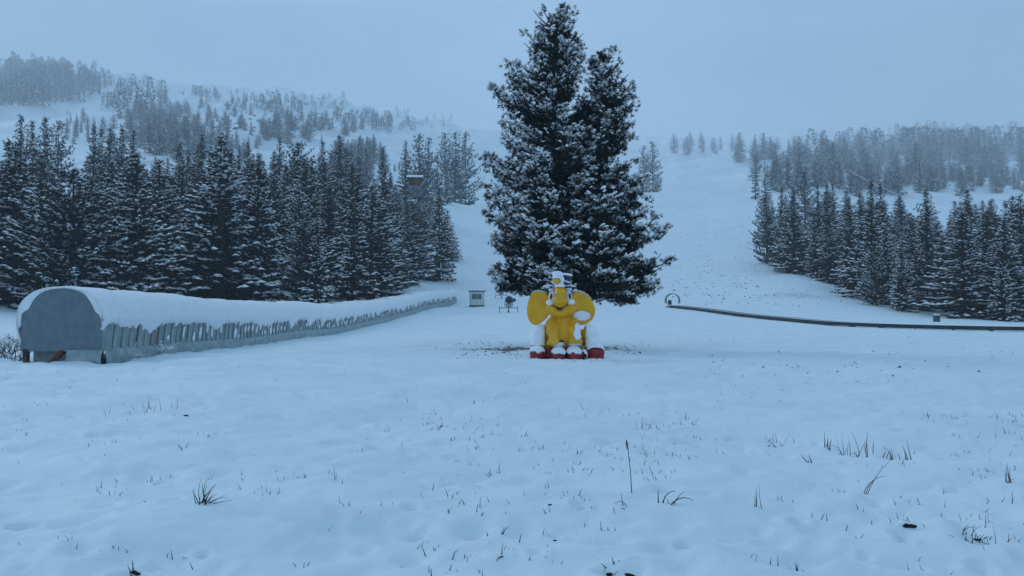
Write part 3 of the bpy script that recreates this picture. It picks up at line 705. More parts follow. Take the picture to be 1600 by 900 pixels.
    pn = vnoise(C[:, 0] * 1.7 + 3, C[:, 2] * 1.9 + C[:, 1], 61) * 1.3 + vnoise(C[:, 0] * 5, C[:, 2] * 5 + C[:, 1] * 4, 62) * .5
    sel = rng.random(N_) < np.clip(-.46 + 1.15 * T * T + .50 * U + BN + pn, 0, .97); n_ = sel.sum()
    r = rng.uniform(.06, .125, n_)
    V, Fc = pillows(C[sel] + np.array([0, 0, .09]), A[sel], r * 1.3, r * .95, r * .8)
    V2, F2 = domes(C[sel] + rng.normal(0, .07, (n_, 3)) + np.array([0, 0, .05]), A[sel], r * .6, r * .4, r * .4, 4)
    V, Fc = cat([(V, Fc), (V2, F2)]); link('snow', mesh_np('snow', V, Fc, M['tsnow'], smooth=True), root)['kind'] = 'stuff'
    for w_ in wood: tb.tube([tuple(p_) for p_ in w_], [.05, .04, .028, .012], 4, False)
    tb.build('trunk', M['bark'], root)
great_pine()

# ---------------------------------------------------------------- yellow elephant figure
def elephant():
    gx, gy = (877 - 800) / F * 28.6, 28.6; gz = h(gx, gy)
    root = empty('elephant_figure', (gx, gy, gz - .03), 0, 'big yellow sitting elephant figure with red shoes and striped hat, capped with snow', 'elephant figure', s=.955)
    k = .00436
    def q(zx, zy, y=0): return ((zx - 435) * k, y, (800 - zy) * k)
    E = lambda b_, zx, zy, y, rx, ry, rz, rot=None: b_.ball(q(zx, zy, y), (rx * k, ry, rz * k), rot, 24, 16)
    # body: torso, arms (front legs), hind legs in one skin
    b_ = MB()
    E(b_, 442, 600, .25, 165, .66, 178); E(b_, 440, 700, .35, 190, .70, 95); E(b_, 440, 480, .10, 105, .40, 90)
    for s, (ax_, az_, bx, bz) in {-1: (365, 510, 368, 655), 1: (525, 510, 540, 645)}.items():
        b_.tube([q(ax_, az_ - 20, -.02), q((ax_ + bx) / 2, (az_ + bz) / 2, -.36), q(bx, bz, -.50), q(bx, bz + 30, -.52)], [.24, .27, .265, .25], 18)
    for ax_, bx in ((300, 238), (590, 680)):
        b_.ball(q(bx + (15 if bx < 400 else -20), 610, .05), (.27, .42, .36), None, 20, 14)
        b_.tube([q(ax_, 640, .3), q(bx, 625, 0), q(bx + (0 if bx < 400 else 5), 690, -.28), q(bx, 735, -.38)], [.30, .29, .24, .22], 18)
    body = remeshed(b_.mesh('body', M['yellow']), .035, 5); link('body', body, root)
    def legcond(V, N):   # the wind has packed the hind legs and the right arm
        x, z = V[:, 0], V[:, 2]
        c = np.where(np.abs(x) > .0, 0, 0).astype(float)
        c += np.where((x < -.62) & (z > .45), 1.3, 0) + np.where((x > .86) & (z > .38), 1.3, 0)
        c += 1.9 * np.clip(1.1 - ((x - .53) / .16) ** 2 - ((z - .93) / .34) ** 2, 0, .6) * (N[:, 1] < .2)
        return c
    snow_shell(body, 'snow', root, .80, .06, .35, 5, 3, legcond)
    # head with cheeks
    b_ = MB(); E(b_, 425, 335, -.18, 118, .46, 112); E(b_, 375, 385, -.36, 72, .28, 62); E(b_, 480, 385, -.36, 72, .28, 62); E(b_, 426, 415, -.38, 78, .24, 42); E(b_, 425, 265, -.15, 95, .36, 75)
    head = remeshed(b_.mesh('head', M['yellow']), .03, 4); hd = link('head', head, root)
    snow_shell(head, 'snow', hd, .80, .06, .3, 6, 5)
    # ears: thick dished discs swept slightly back
    def ear(cx, cz, rx, rz, sg, dip):
        bm = bmesh.new(); nr, na = 9, 36; rings = {}
        for face in (0, 1):
            for i in range(nr + 1):
                r_ = i / nr
                for j in range(na):
                    a = 2 * math.pi * j / na; ca, sa = math.cos(a), math.sin(a)
                    wob = 1 + .06 * math.sin(3 * a + sg) + .05 * math.cos(2 * a)
                    x_ = cx + sg * rx * r_ * ca * wob; z_ = cz + rz * r_ * sa * wob - (dip * rz * .25 * r_ * r_ * (ca < 0) * abs(ca))
                    th = .065 * math.sqrt(max(0, 1 - r_ ** 5)) + .004
                    ym = .05 + .10 * ca * r_ + .10 * (1 - r_ * r_)
                    y_ = ym - th if face == 0 else ym + th
                    rings[face, i, j] = bm.verts.new(((x_ - 435) * k, y_, (800 - z_) * k))
        for face in (0, 1):
            for i in range(nr):
                for j in range(na):
                    v4 = [rings[face, i, j], rings[face, i + 1, j], rings[face, i + 1, (j + 1) % na], rings[face, i, (j + 1) % na]]
                    bm.faces.new(v4 if face else v4[::-1])
        for j in range(na): bm.faces.new([rings[0, nr, j], rings[1, nr, j], rings[1, nr, (j + 1) % na], rings[0, nr, (j + 1) % na]])
        bmesh.ops.remove_doubles(bm, verts=bm.verts, dist=1e-4)
        bmesh.ops.recalc_face_normals(bm, faces=bm.faces)
        me = bpy.data.meshes.new('ear'); bm.to_mesh(me); bm.free(); me.materials.append(M['yellow'])
        me = remeshed(me, .022, 3)
        o = link('ear', me, root); o['label'] = 'yellow ear at the %s side of the picture' % ('left' if sg < 0 else 'right')
        return me, o
    me, eo = ear(248, 386, 98, 146, -1, 1); snow_shell(me, 'snow', eo, .50, .05, .3, 5, 8)
    me, eo = ear(608, 392, 102, 144, 1, 1)
    snow_shell(me, 'snow', eo, .50, .05, .3, 5, 9, lambda V, N: np.where((((V[:, 0] - .74) / .33) ** 2 + ((V[:, 2] - 1.52) / .19) ** 2 < 1) & (N[:, 1] < -.2), 1.6, 0))
    # trunk: bulbous nose that rises and curls up to a flared tip
    b_ = MB()
    pts = [q(418, 330, -.62), q(418, 310, -.74), q(418, 268, -.78), q(414, 225, -.70), q(408, 190, -.66), q(398, 160, -.70), q(388, 150, -.80)]
    b_.tube(pts, [.26, .275, .22, .155, .125, .115, .12], 20); E(b_, 418, 322, -.68, 64, .24, 50)
    b_.ball(q(384, 158, -.82), (.135, .12, .12), None, 18, 12)
    tr = remeshed(b_.mesh('trunk', M['yellow']), .022, 4); to = link('trunk', tr, root)
    sh = snow_shell(tr, 'snow', to, .85, .055, .3, 7, 12, lambda V, N: np.where((V[:, 2] > 2.50) & ~((V[:, 0] < -.13) & (N[:, 2] < .1)), 1.1, 0))
    b_ = MB(); E(b_, 396, 112, -.76, 46, .17, 30); E(b_, 418, 150, -.60, 34, .15, 40)
    bs = remeshed(b_.mesh('snow_cap', M['snow']), .022, 3); link('snow_cap', bs, to)
    for zx, ln in ((418, 250), (418, 225), (414, 275)): pass
    # eyes
    for sg, cx, cz in ((-1, 357, 288), (1, 483, 284)):
        e_ = MB(); E(e_, cx, cz, -.565, 27, .075, 56, Matrix.Rotation(-sg * .12, 3, 'Y')); eo = e_.build('eye', M['white'], root, True)
        p_ = MB(); E(p_, cx + (-12 if sg < 0 else 12), cz, -.625, 10, .03, 24, Matrix.Rotation(-sg * .15, 3, 'Y')); p_.build('pupil', M['navy'], eo, True)
        s_ = MB(); s_.ball(q(cx + sg * 22, cz + 48, -.58), (.15, .11, .10), None, 16, 10); s_.ball(q(cx + sg * 8, cz - 52, -.55), (.11, .09, .06), None, 16, 10)
        link('snow', remeshed(s_.mesh('snow', M['snow']), .02, 3), eo)
        lid = MB(); lid.tube([q(cx - 24, cz - 38, -.63), q(cx, cz - 58, -.64), q(cx + 24, cz - 38, -.63)], .012, 6); lid.build('eyelid', M['navy'], eo, True)
    # mouth: dark smile with open middle
    mo = MB(); ml = [(345, 345, -.60), (352, 362, -.66), (378, 372, -.69), (412, 374, -.70), (447, 372, -.69), (471, 360, -.66), (479, 342, -.60)]
    mo.tube([q(*p_) for p_ in ml], .014, 8); mob = mo.build('mouth', M['black'], root, True)
    bm = bmesh.new(); ring = [(378, 370), (412, 374), (448, 370), (436, 388), (413, 403), (390, 390)]
    fr = [bm.verts.new(q(x_, z_, -.725 + (.02 if z_ > 380 else 0))) for x_, z_ in ring]; bk = [bm.verts.new(q(x_, z_, -.55)) for x_, z_ in ring]
    bm.faces.new(fr); bm.faces.new(bk[::-1])
    for i in range(6): bm.faces.new([fr[i], bk[i], bk[(i + 1) % 6], fr[(i + 1) % 6]])
    bmesh.ops.recalc_face_normals(bm, faces=bm.faces); me = bpy.data.meshes.new('open_mouth'); bm.to_mesh(me); bm.free(); me.materials.append(M['black']); oo = link('open_mouth', me, root)
    t_ = MB(); E(t_, 413, 393, -.712, 17, .03, 9); t_.build('tongue', M['red'], oo, True)
    # hat: banded top hat, tilted
    hat = link('hat', MB().tube([q(430, 240, -.02), q(434, 202, -.02)], [.42, .40], 28).mesh('hat', M['navy'], True), root)
    hat['label'] = 'dark hat brim with banded crown'
    for z0, z1, r0, r1, m_, nm in ((214, 186, .27, .255, 'white', 'hat_band'), (188, 166, .262, .25, 'navy', 'hat_stripe'), (168, 148, .24, .23, 'white', 'hat_band'), (150, 112, .235, .22, 'navy', 'hat_stripe')):
        dx = (220 - z0) * .28; dx1 = (220 - z1) * .28
        MB().tube([q(444 + dx, z0, .0), q(444 + dx1, z1, .0)], [r0, r1], 24).build(nm, M[m_], hat, True)
    s_ = MB(); s_.ball(q(474, 108, 0), (.245, .22, .075), None, 20, 10); s_.build('hat_snow', M['snow'], hat, True)
    for cx, ln in ((335, -1), (510, 1)):
        s_ = MB(); s_.ball(q(cx, 198, -.04), (.22, .30, .035), Matrix.Rotation(ln * .12, 3, 'Y'), 18, 10); s_.build('brim_snow', M['snow'], hat, True)
    # cuffs and shoes
    for cx, cz, y, r_ in ((397, 668, -.47, .235), (540, 662, -.47, .24)):
        c_ = MB(); c_.tube([q(cx, cz + 22, y), q(cx, cz - 14, y)], [r_ * 1.06, r_], 22); cf = c_.build('cuff', M['white'], root, True)
        c_ = MB(); c_.tube([q(cx, cz - 12, y), q(cx, cz - 26, y)], [r_ * 1.02, r_ * .9], 22); c_.build('cuff_opening', M['navy'], cf, True)
    for i, (cx, w_, hgt, y, ln) in enumerate(((232, 62, .50, -.52, .42), (402, 60, .42, -.85, .45), (528, 63, .44, -.85, .45), (706, 70, .58, -.60, .42))):
        s_ = MB(); s_.ball(((cx - 435) * k, y, hgt * .42), (w_ * k, ln * .75, hgt * .50), None, 24, 16); s_.ball(((cx - 435) * k, y + .28, hgt * .5), (w_ * k * .9, ln * .7, hgt * .55), None, 24, 16)
        s_.ball(((cx - 435) * k, y + .1, .08), (w_ * k * .98, ln * .98, .13), None, 24, 12)
        me = remeshed(s_.mesh('shoe', M['red']), .024, 5); sh = link('shoe', me, root)
        bias = -.12 if i == 3 else .18
        def cnd(V, N, cx=cx, y=y, i=i, hgt=hgt):
            c = np.full(len(V), bias)
            if i == 3: c = c + np.where(V[:, 2] > .40 - 1.9 * np.abs(V[:, 0] - 1.16) ** 2.2, .9, -.6)
            else: c = c + np.where(V[:, 2] > hgt * .55, .75, 0)
            return c
        snow_shell(me, 'snow', sh, .42, .05, .35, 8, 20 + i, cnd)
    # red seat pad between the legs
    s_ = MB(); s_.box((0.02, .05, .14), (1.75, 1.1, .30), None, .1); s_.box((-.05, -.42, .25), (1.0, .34, .40), None, .08)
    link('seat_pad', remeshed(s_.mesh('seat_pad', M['red']), .035, 3), root)
    # wall of drifted snow at the feet
    s_ = MB()
    for i in range(26):
        s_.ball((-1.25 + i * .11, -1.18 + random.uniform(-.06, .08) + (.25 if i < 6 or i > 19 else 0), -.01), (random.uniform(.09, .16), .16, random.uniform(.05, .10)), None, 10, 6)
    link('snow_drift', remeshed(s_.mesh('snow_drift', M['snow']), .03, 3), root)
elephant()

# ---------------------------------------------------------------- covered conveyor (snowed-in tunnel)
def tunnel():
    ys = [28.4, 40, 50, 70, 103, 140, 160]; xr = [-14.25, -15.15, -15.55, -16.0, -15.5, -12.9, -10.9]
    W = 1.35
    sy = np.arange(28.4, 160.01, .1)
    # smooth path
    co_ = np.polyfit(ys, xr, 4); px_ = np.polyval(co_, sy) - W
    px_ += (-14.02 - W) - px_[0]
    zg = _blur(np.array([H(px_, sy, False)]).reshape(1, -1), 1, 25)[0]
    root = empty('covered_conveyor', (px_[0], sy[0], zg[0]), 0, 'long arched conveyor tunnel of grey panels under thick snow, running up the left meadow', 'tunnel')
    ox, oy, oz = root.location
    BASE = .47
    # shell section (u, z)
    arc = [(-W, 0), (-W, .6), (-W, 1.18), (-1.22, 1.36)] + [(-1.12 * math.cos(a), 1.42 + .74 * math.sin(a)) for a in np.linspace(.15, math.pi - .15, 13)] + [(1.22, 1.36), (W, 1.18), (W, .6), (W, 0)]
    def frame(y): i = int(min(max((y - 28.4) / .1, 0), len(sy) - 1)); j = min(i + 5, len(sy) - 1); i0 = max(j - 10, 0); return px_[i], sy[i], zg[i], math.atan2(-(px_[j] - px_[i0]), sy[j] - sy[i0]), math.atan2(zg[j] - zg[i0], sy[j] - sy[i0])
    # panels, lapped like shingles, leaning back
    step = .74; meshes = []
    for v_ in range(4):
        bm = bmesh.new(); rs = random.Random(v_); f0 = []; b0 = []; f1 = []; b1_ = []
        for u, z in arc:
            s = (1 + .030) if True else 1; ln = .32 * z
            nx = u * 1.028; nz = z * 1.02
            f0.append(bm.verts.new((nx, ln + rs.uniform(-.02, .02), nz))); b0.append(bm.verts.new((u * 1.0, step * 1.04 + ln, z)))
            f1.append(bm.verts.new((nx * .965, ln + .005, nz * .97))); b1_.append(bm.verts.new((u * .97, step * 1.04 + ln, z * .975)))
        for i in range(len(arc) - 1):
            bm.faces.new((f0[i], f0[i + 1], b0[i + 1], b0[i])); bm.faces.new((f1[i], b1_[i], b1_[i + 1], f1[i + 1])); bm.faces.new((f0[i], f1[i], f1[i + 1], f0[i + 1]))
        bmesh.ops.recalc_face_normals(bm, faces=bm.faces)
        me = bpy.data.meshes.new('cover_panel'); bm.to_mesh(me); bm.free(); me.materials.append(M[['panelA', 'panelB', 'panelA', 'panelC'][v_]]); meshes.append(me)
    y = 28.55; i = 0
    while y < 159.2:
        X, Y, Z, rz, rx = frame(y); o = link('cover_panel', meshes[random.choice([0, 0, 0, 1, 1, 2, 2, 2, 2, 3])], root)
        o.location = (X - ox, Y - oy, Z + BASE - oz); o.rotation_euler = (min(max(rx, -.06), .06), 0, rz + random.gauss(0, .006)); o.scale = (random.uniform(.992, 1.008), 1, random.uniform(.99, 1.01))
        y += step; i += 1
    # front wall: shouldered arch with thickness
    outl = [(-W, 0), (-W, 1.27), (-1.25, 1.36), (-1.12, 1.43), (-.98, 1.70), (-.82, 1.92), (-.62, 2.08), (-.35, 2.17), (0, 2.2), (.35, 2.17), (.62, 2.08), (.82, 1.92), (.98, 1.68), (1.1, 1.46), (1.14, 1.36), (1.28, 1.26), (W, 1.12), (W + .02, 0)]
    bm = bmesh.new(); a_ = [bm.verts.new((u, -.03, z + BASE - .02)) for u, z in outl]; b_ = [bm.verts.new((u, .10, z + BASE - .02)) for u, z in outl]
    bm.faces.new(a_); bm.faces.new(b_[::-1])
    for i in range(len(outl)): j = (i + 1) % len(outl); bm.faces.new((a_[i], b_[i], b_[j], a_[j]))
    bmesh.ops.recalc_face_normals(bm, faces=bm.faces); me = bpy.data.meshes.new('end_wall'); bm.to_mesh(me); bm.free(); me.materials.append(M['tarp']); ew = link('end_wall', me, root)
    MB().box((W - .02, .40, BASE + .50), (.05, .82, 1.04)).build('side_flap', M['panelA'], root)
    X, Y, Z, rz, rx = frame(159.8)
    ew2 = link('end_wall', me, root); ew2.location = (X - ox, Y - oy, Z - oz)
    # snow cover: loft with ragged lower edge
    sy2 = np.arange(28.28, 160.2, .085); n_ = len(sy2)
    nv = 34; th = np.linspace(0, 1, nv); V = np.zeros((n_, nv, 3))
    PXi = np.interp(sy2, sy, px_); ZG = np.interp(sy2, sy, zg); dx = np.gradient(PXi, sy2); nl = np.hypot(dx, 1)
    per = (sy2 - 28.55) / step
    s8 = np.abs((per % 1) - .5) * 2
    drip = .10 + .62 * np.clip(vnoise(sy2 * .85, sy2 * 0, 91) + .15, 0, 1) ** 1.1 + .45 * np.clip(vnoise(sy2 * 4.1, sy2 * 0 + 3, 92), 0, 1) * s8 + .14 * vnoise(sy2 * 9, sy2 * 0, 93)
    drip *= 1 + .5 * sstep(40, 60, sy2)
    drip2 = .3 + .4 * (vnoise(sy2 * 1.3, sy2 * 0 + 40, 94) + .5)
    lump = -.10 + .10 * vnoise(sy2 * .7, sy2 * 0, 95) + .07 * vnoise(sy2 * 2.2, sy2 * 0, 96) + .03 * vnoise(sy2 * 6, sy2 * 0, 98)
    zed = 1.02 - np.clip(drip, 0, .85); zed2 = 1.0 - drip2
    for j in range(nv):
        t = th[j]
        if t < .16: q_ = t / .16; u = W + .045 + .10 * np.sin(q_ * 1.57); u = np.full(n_, u); z = zed + (1.16 - zed) * q_
        elif t > .84: q_ = (1 - t) / .16; u = -(W + .03 + .10 * np.sin(q_ * 1.57)); u = np.full(n_, u); z = zed2 + (1.16 - zed2) * q_
        else:
            a = (t - .16) / .68 * math.pi; c_ = math.cos(a); u = np.full(n_, math.copysign(abs(c_) ** .86, c_) * (W + .125)); z = 1.16 + 1.14 * math.sin(a) ** .80 + lump * math.sin(a) + .05 * vnoise(sy2 * 2.4 + 7, sy2 * 0 + j * .5, 97) + .03 * vnoise(sy2 * 6 + 7, sy2 * 0 + j * 1.1, 99)
        if j in (0, nv - 1): u = u * (W + .012) / (W + .045)
        endf = np.clip((sy2 - 28.28) / .35, 0, 1) ** .5; 
        V[:, j, 0] = PXi - ox + u / nl; V[:, j, 1] = sy2 - oy - u * dx / nl + .25 * (z - .9) * np.clip((sy2 - 28.4), 0, 1); V[:, j, 2] = ZG - oz + BASE + z - (1 - endf) * .10 * (z > 1.1)
    i, j = np.meshgrid(np.arange(n_ - 1), np.arange(nv - 1), indexing='ij'); base = i * nv + j
    Fq = np.stack([base, base + 1, base + nv + 1, base + nv], -1).reshape(-1, 4)
    # close the front lip down to the wall
    VV = V.reshape(-1, 3); lip = V[0].copy(); cz0 = BASE + .75
    oa = np.array(outl); oa[:, 1] += BASE - .02; ang = np.arctan2(oa[:, 1] - cz0, oa[:, 0]); rr_ = np.hypot(oa[:, 0], oa[:, 1] - cz0); o_ = np.argsort(ang)
    la = np.arctan2(lip[:, 2] - cz0, lip[:, 0]); lr = np.interp(la, ang[o_], rr_[o_]) * .955
    lip[:, 0] = np.cos(la) * lr; lip[:, 2] = cz0 + np.sin(la) * lr; lip[:, 1] = .02
    VV = np.concatenate([VV, lip]); L0 = n_ * nv; jj = np.arange(nv - 1); F2 = np.stack([jj, L0 + jj, L0 + jj + 1, jj + 1], 1)
    link('snow_cover', mesh_np('snow_cover', VV, np.concatenate([Fq, F2]), M['snow'], smooth=True), root)
    # snow caught on the panels below the edge
    parts = []; rs = np.random.default_rng(5); y = 34.0
    while y < 159:
        if rs.random() < (.75 if y < 60 else .6):
            z0 = rs.uniform(.05, .45); hh = rs.uniform(.2, .6); w_ = rs.uniform(.08, .28); nseg = 6; X, Y, Z, rz, rx = frame(y); pv = []
            for m_ in range(nseg + 1):
                f_ = m_ / nseg; zz = z0 + hh * f_; ww = w_ * math.sin(math.pi * (.08 + .84 * f_)) * rs.uniform(.7, 1.2); yo = .32 * zz
                for uu, off in ((-ww, 0.0), (0, .05), (ww, .0)): pv.append((X - ox + W * 1.035 + off, Y - oy + uu + yo, Z - oz + BASE + zz))
            fv = []
            for m_ in range(nseg):
                for c_ in (0, 1): a = m_ * 3 + c_; fv += [(a, a + 1, a + 4), (a, a + 4, a + 3)]
            parts.append((np.array(pv), np.array(fv)))
        y += step * rs.uniform(.6, 1.4)
    V_, F_ = cat(parts); so2 = link('snow_streaks', mesh_np('snow_streaks', V_, F_, M['snow'], smooth=True), root); so2['kind'] = 'stuff'
    # crumpled plastic skirt along the foot, in lengths
    y = 28.6; 
    while y < 158:
        L = random.uniform(4, 7) if y < 60 else 12; yy = np.arange(y, min(y + L, 159.5), .22); rows = 6; Vk = np.zeros((len(yy), rows, 3))
        X_ = np.interp(yy, sy, px_); Zg = np.interp(yy, sy, zg)
        for r_ in range(rows):
            f_ = r_ / (rows - 1); bulge = .10 * math.sin(f_ * 2.6) + .07 * vnoise(yy * 1.7, yy * 0 + r_ * .8, 31) + .05 * vnoise(yy * 5, yy * 0 + r_ * 1.3, 32)
            Vk[:, r_, 0] = X_ - ox + W + .02 + bulge * (f_ > 0); Vk[:, r_, 1] = yy - oy; Vk[:, r_, 2] = Zg - oz + BASE + .04 - f_ * .68 + (.03 * vnoise(yy * 2, yy * 0, 33) if r_ == 0 else 0)
        i, j = np.meshgrid(np.arange(len(yy) - 1), np.arange(rows - 1), indexing='ij'); bs = i * rows + j
        link('plastic_skirt', mesh_np('plastic_skirt', Vk.reshape(-1, 3), np.stack([bs, bs + rows, bs + rows + 1, bs + 1], -1).reshape(-1, 4), M['film'], smooth=True), root)
        y += L - .15
    # front foot: inner board, post, leaning rusty tube, crumpled film
    MB().box((-W + .16, .02, .20), (.16, .16, .66)).build('post', M['dwood'], root)
    MB().box((W - .25, .05, .20), (.10, .10, .66)).build('post', M['grey'], root)
    MB().box((0, .5, .22), (2.4, .08, .60)).build('kick_board', M['film'], root)
    MB().tube([(-.38, -.10, -.05), (.16, .10, .60)], .10, 12).build('rusty_tube', M['rust'], root, True)
    xs = np.linspace(.25, 1.45, 18); zs = np.linspace(.5, -.15, 7); Vk = np.array([[(x_, -.06 - .10 * math.sin(c_ * .5) + .12 * float(vnoise(np.array([x_ * 5]), np.array([z_ * 4]), 44)[0]), z_) for c_, z_ in enumerate(zs)] for x_ in xs])
    i, j = np.meshgrid(np.arange(17), np.arange(6), indexing='ij'); bs = i * 7 + j
    link('plastic_skirt', mesh_np('plastic_skirt', Vk.reshape(-1, 3), np.stack([bs, bs + 7, bs + 8, bs + 1], -1).reshape(-1, 4), M['film'], smooth=True), root)
    return px_, sy, zg
tpx, tsy, tzg = tunnel()

# ---------------------------------------------------------------- open conveyor at the right with its wire hoop
def belt():
    pts = [(1050, 126), (1100, 113), (1160, 100), (1210, 92), (1260, 84), (1310, 79), (1400, 74), (1500, 72), (1620, 71), (1760, 70)]
    P3 = [Vector(P(px, d)) for px, d in pts]
    # resample
    dist = [0]; 
    for a, b_ in zip(P3, P3[1:]): dist.append(dist[-1] + (b_ - a).length)
    s = np.arange(0, dist[-1], .5); X = np.interp(s, dist, [p.x for p in P3]); Y = np.interp(s, dist, [p.y for p in P3])
    for _ in range(12): X[1:-1] = (X[:-2] + X[2:]) / 2 * .5 + X[1:-1] * .5; Y[1:-1] = (Y[:-2] + Y[2:]) / 2 * .5 + Y[1:-1] * .5
    Z = H(X, Y, False); Z = _blur(Z.reshape(1, -1), 1, 6)[0] + .02
    root = empty('open_conveyor', (X[0], Y[0], Z[0]), 0, 'long dark open conveyor belt curving across the right meadow from the wire hoop', 'conveyor')
    ox, oy, oz = root.location
    tx = np.gradient(X); ty = np.gradient(Y); l = np.hypot(tx, ty); nx, ny = ty / l, -tx / l
    if ny.mean() > 0: nx, ny = -nx, -ny
    def loft(name, m_, prof, kind=None, i0=0, i1=None):
        i1 = i1 or len(X); V = np.array([[(X[i] - ox + nx[i] * u, Y[i] - oy + ny[i] * u, Z[i] - oz + z) for u, z in prof] for i in range(i0, i1)]); k = len(prof)
        i, j = np.meshgrid(np.arange(i1 - i0 - 1), np.arange(k), indexing='ij'); F_ = np.stack([i * k + j, i * k + (j + 1) % k, (i + 1) * k + (j + 1) % k, (i + 1) * k + j], -1).reshape(-1, 4)
        o = link(name, mesh_np(name, V.reshape(-1, 3), F_, m_), root)
        if kind: o['kind'] = kind
        return o
    loft('side_board', M['rubber'], [(.42, .04), (.48, .04), (.48, .38), (.42, .38)])
    loft('side_board', M['rubber'], [(-.48, .04), (-.42, .04), (-.42, .40), (-.48, .40)])
    loft('belt', M['rubber'], [(-.41, .22), (.41, .22), (.41, .26), (-.41, .26)])
    loft('snow_ridge', M['snow'], [(.40, .382), (.50, .382), (.49, .41), (.42, .42)], i0=4)
    L = MB()
    for i in range(2, len(X), 6):
        MBp = MB().box((X[i] - ox, Y[i] - oy, Z[i] - oz - .05), (.9, .07, .22), Matrix.Rotation(math.atan2(ny[i], nx[i]), 3, 'Z')); MBp.build('cross_beam', M['steel'], root)
    # drifts that swallow stretches of the board, dark lumps of uncovered earth in front
    # wire hoop cover at the upper end
    hoop = empty('hoop_cover', (X[0], Y[0] + .2, Z[0] + .15), 0, 'round ribbed hoop cover over a dark motor box at the top of the open conveyor', 'hoop cover')
    R = 1.05
    def arch(y, r, t0=-.42, t1=math.pi + .42): return [(r * math.cos(a), y, R * .9 + r * math.sin(a)) for a in np.linspace(t0, t1, 26)]
    for i, y in enumerate(np.linspace(0, 1.5, 6)):
        b_ = MB().tube([(x_ + y * .35, y_, z_) for x_, y_, z_ in arch(y, R)], .035, 6); b_.build('rib', M['steel' if i in (0, 5) else 'grey'], hoop)
    A = np.array([arch(y, R * .985, -.30, 1.45) for y in (0, .5, 1.0, 1.5)]); A[:, :, 0] += A[:, :, 1] * .35
    i, j = np.meshgrid(np.arange(3), np.arange(25), indexing='ij'); bs = i * 26 + j
    link('cover_sheet', mesh_np('cover_sheet', A.reshape(-1, 3), np.stack([bs, bs + 1, bs + 27, bs + 26], -1).reshape(-1, 4), M['grey']), hoop)
    MB().box((-.25, .3, .55), (.5, .5, .95), None, .06).build('motor_box', M['navy'], hoop)
    MB().box((.1, -.3, .08), (1.9, 1.4, .22), None, .03).build('platform', M['grey'], hoop)
    top_snow('snow', hoop, -.9, 1.1, -1.0, .1, .2, .08)
belt()

# ---------------------------------------------------------------- ticket booth
def booth():
    x, y, z = ground_at(745, 479, 60); s = y / 115 * 1.02
    r = empty('booth', (x, y, z), .12, 'small pale booth with one dark window and flat snowy roof, right of the tunnel end', 'booth', s=s)
    MB().box((0, 0, .08), (2.0, 1.9, .16)).build('base', M['steel'], r)
    MB().box((0, 0, 1.08), (1.85, 1.8, 1.84), None, .02).build('wall', M['booth'], r)
    rf = MB().box((.03, 0, 2.08), (2.25, 2.1, .12), None, .02).build('roof', M['steel'], r)
    top_snow('snow', rf, -1.08, 1.14, -1.03, 1.03, 2.15, .10)
    wn = MB().box((-.08, -.915, 1.32), (1.46, .05, .86)).build('window', M['booth'], r)
    MB().box((-.08, -.935, 1.32), (1.30, .04, .70)).build('pane', M['glass'], wn)
    MB().box((-.08, -.962, 1.32), (.04, .02, .70)).build('mullion', M['booth'], wn)
    MB().box((.935, 0, 1.0), (.03, .8, 1.6)).build('door', M['white'], r)
    for sx in (-.90, .90): MB().box((sx, -.905, 1.08), (.06, .03, 1.84)).build('corner_trim', M['grey'], r)
booth()

# ---------------------------------------------------------------- snow guns
def snow_gun(px, row, s, rz, label):
    x, y, z = ground_at(px, row, 60)
    r = empty('snow_gun', (x, y, z), rz, label, 'snow gun', 'snow guns parked on the slope', s)
    MB().tube([(-.0, -.35, 1.65), (0, .1, 1.60), (0, .55, 1.52)], [.42, .38, .33], 20, False).build('barrel', M['grey'], r, True)
    rg = MB().tube([(.44 * math.cos(a), -.36, 1.65 + .44 * math.sin(a)) for a in np.linspace(0, 2 * math.pi, 25)], .06, 8).build('nozzle_ring', M['steel'], r)
    fan = MB().tube([(0, -.15, 1.64), (0, .4, 1.57)], [.14, .14], 12).build('hub', M['black'], r)
    for k_ in range(6):
        a = k_ * math.pi / 3; MB().box((.2 * math.cos(a), 0, 1.62 + .2 * math.sin(a)), (.30, .04, .12), Matrix.Rotation(-a, 3, 'Y')).build('blade', M['steel'], fan)
    MB().tube([(0, .45, 1.52), (0, .56, 1.50)], [.32, .30], 18).build('back_guard', M['black'], r)
    MB().tube([(.68, -.1, 1.62), (.68, .35, 1.58)], [.26, .26], 16).build('compressor', M['grey'], r, True)
    MB().tube([(.68, -.14, 1.62), (.68, -.09, 1.62)], [.17, .17], 14).build('intake', M['steel'], r)
    MB().box((.40, .1, 1.42), (.5, .16, .12)).build('bracket', M['steel'], r)
    MB().box((0, .1, .95), (.75, .6, .50), None, .05).build('housing', M['grey'], r)
    for sx in (-.48, .48): MB().box((sx, .1, 1.22), (.07, .16, .80)).build('yoke', M['steel'], r)
    MB().tube([(0, .1, .75), (0, .1, .0)], .06, 8).build('centre_leg', M['steel'], r)
    MB().box((0, .1, .62), (2.3, .09, .09)).build('cross_bar', M['steel'], r)
    for sx in (-1.15, 1.15):
        MB().tube([(sx, .1, .86), (sx * 1.03, .1, -.02)], .045, 8).build('leg', M['steel'], r)
    MB().tube([(0, .1, .5), (0, 1.4, .1)], .05, 8).build('drawbar', M['steel'], r)
    top_snow('snow', r, -.32, .32, -.15, .4, 1.99, .07)
snow_gun(795, 489, 1.05, .10, 'nearer and larger of the two snow guns, between the booth and the elephant')
snow_gun(783, 467, 1.00, -.15, 'smaller farther snow gun just up the slope behind the other')

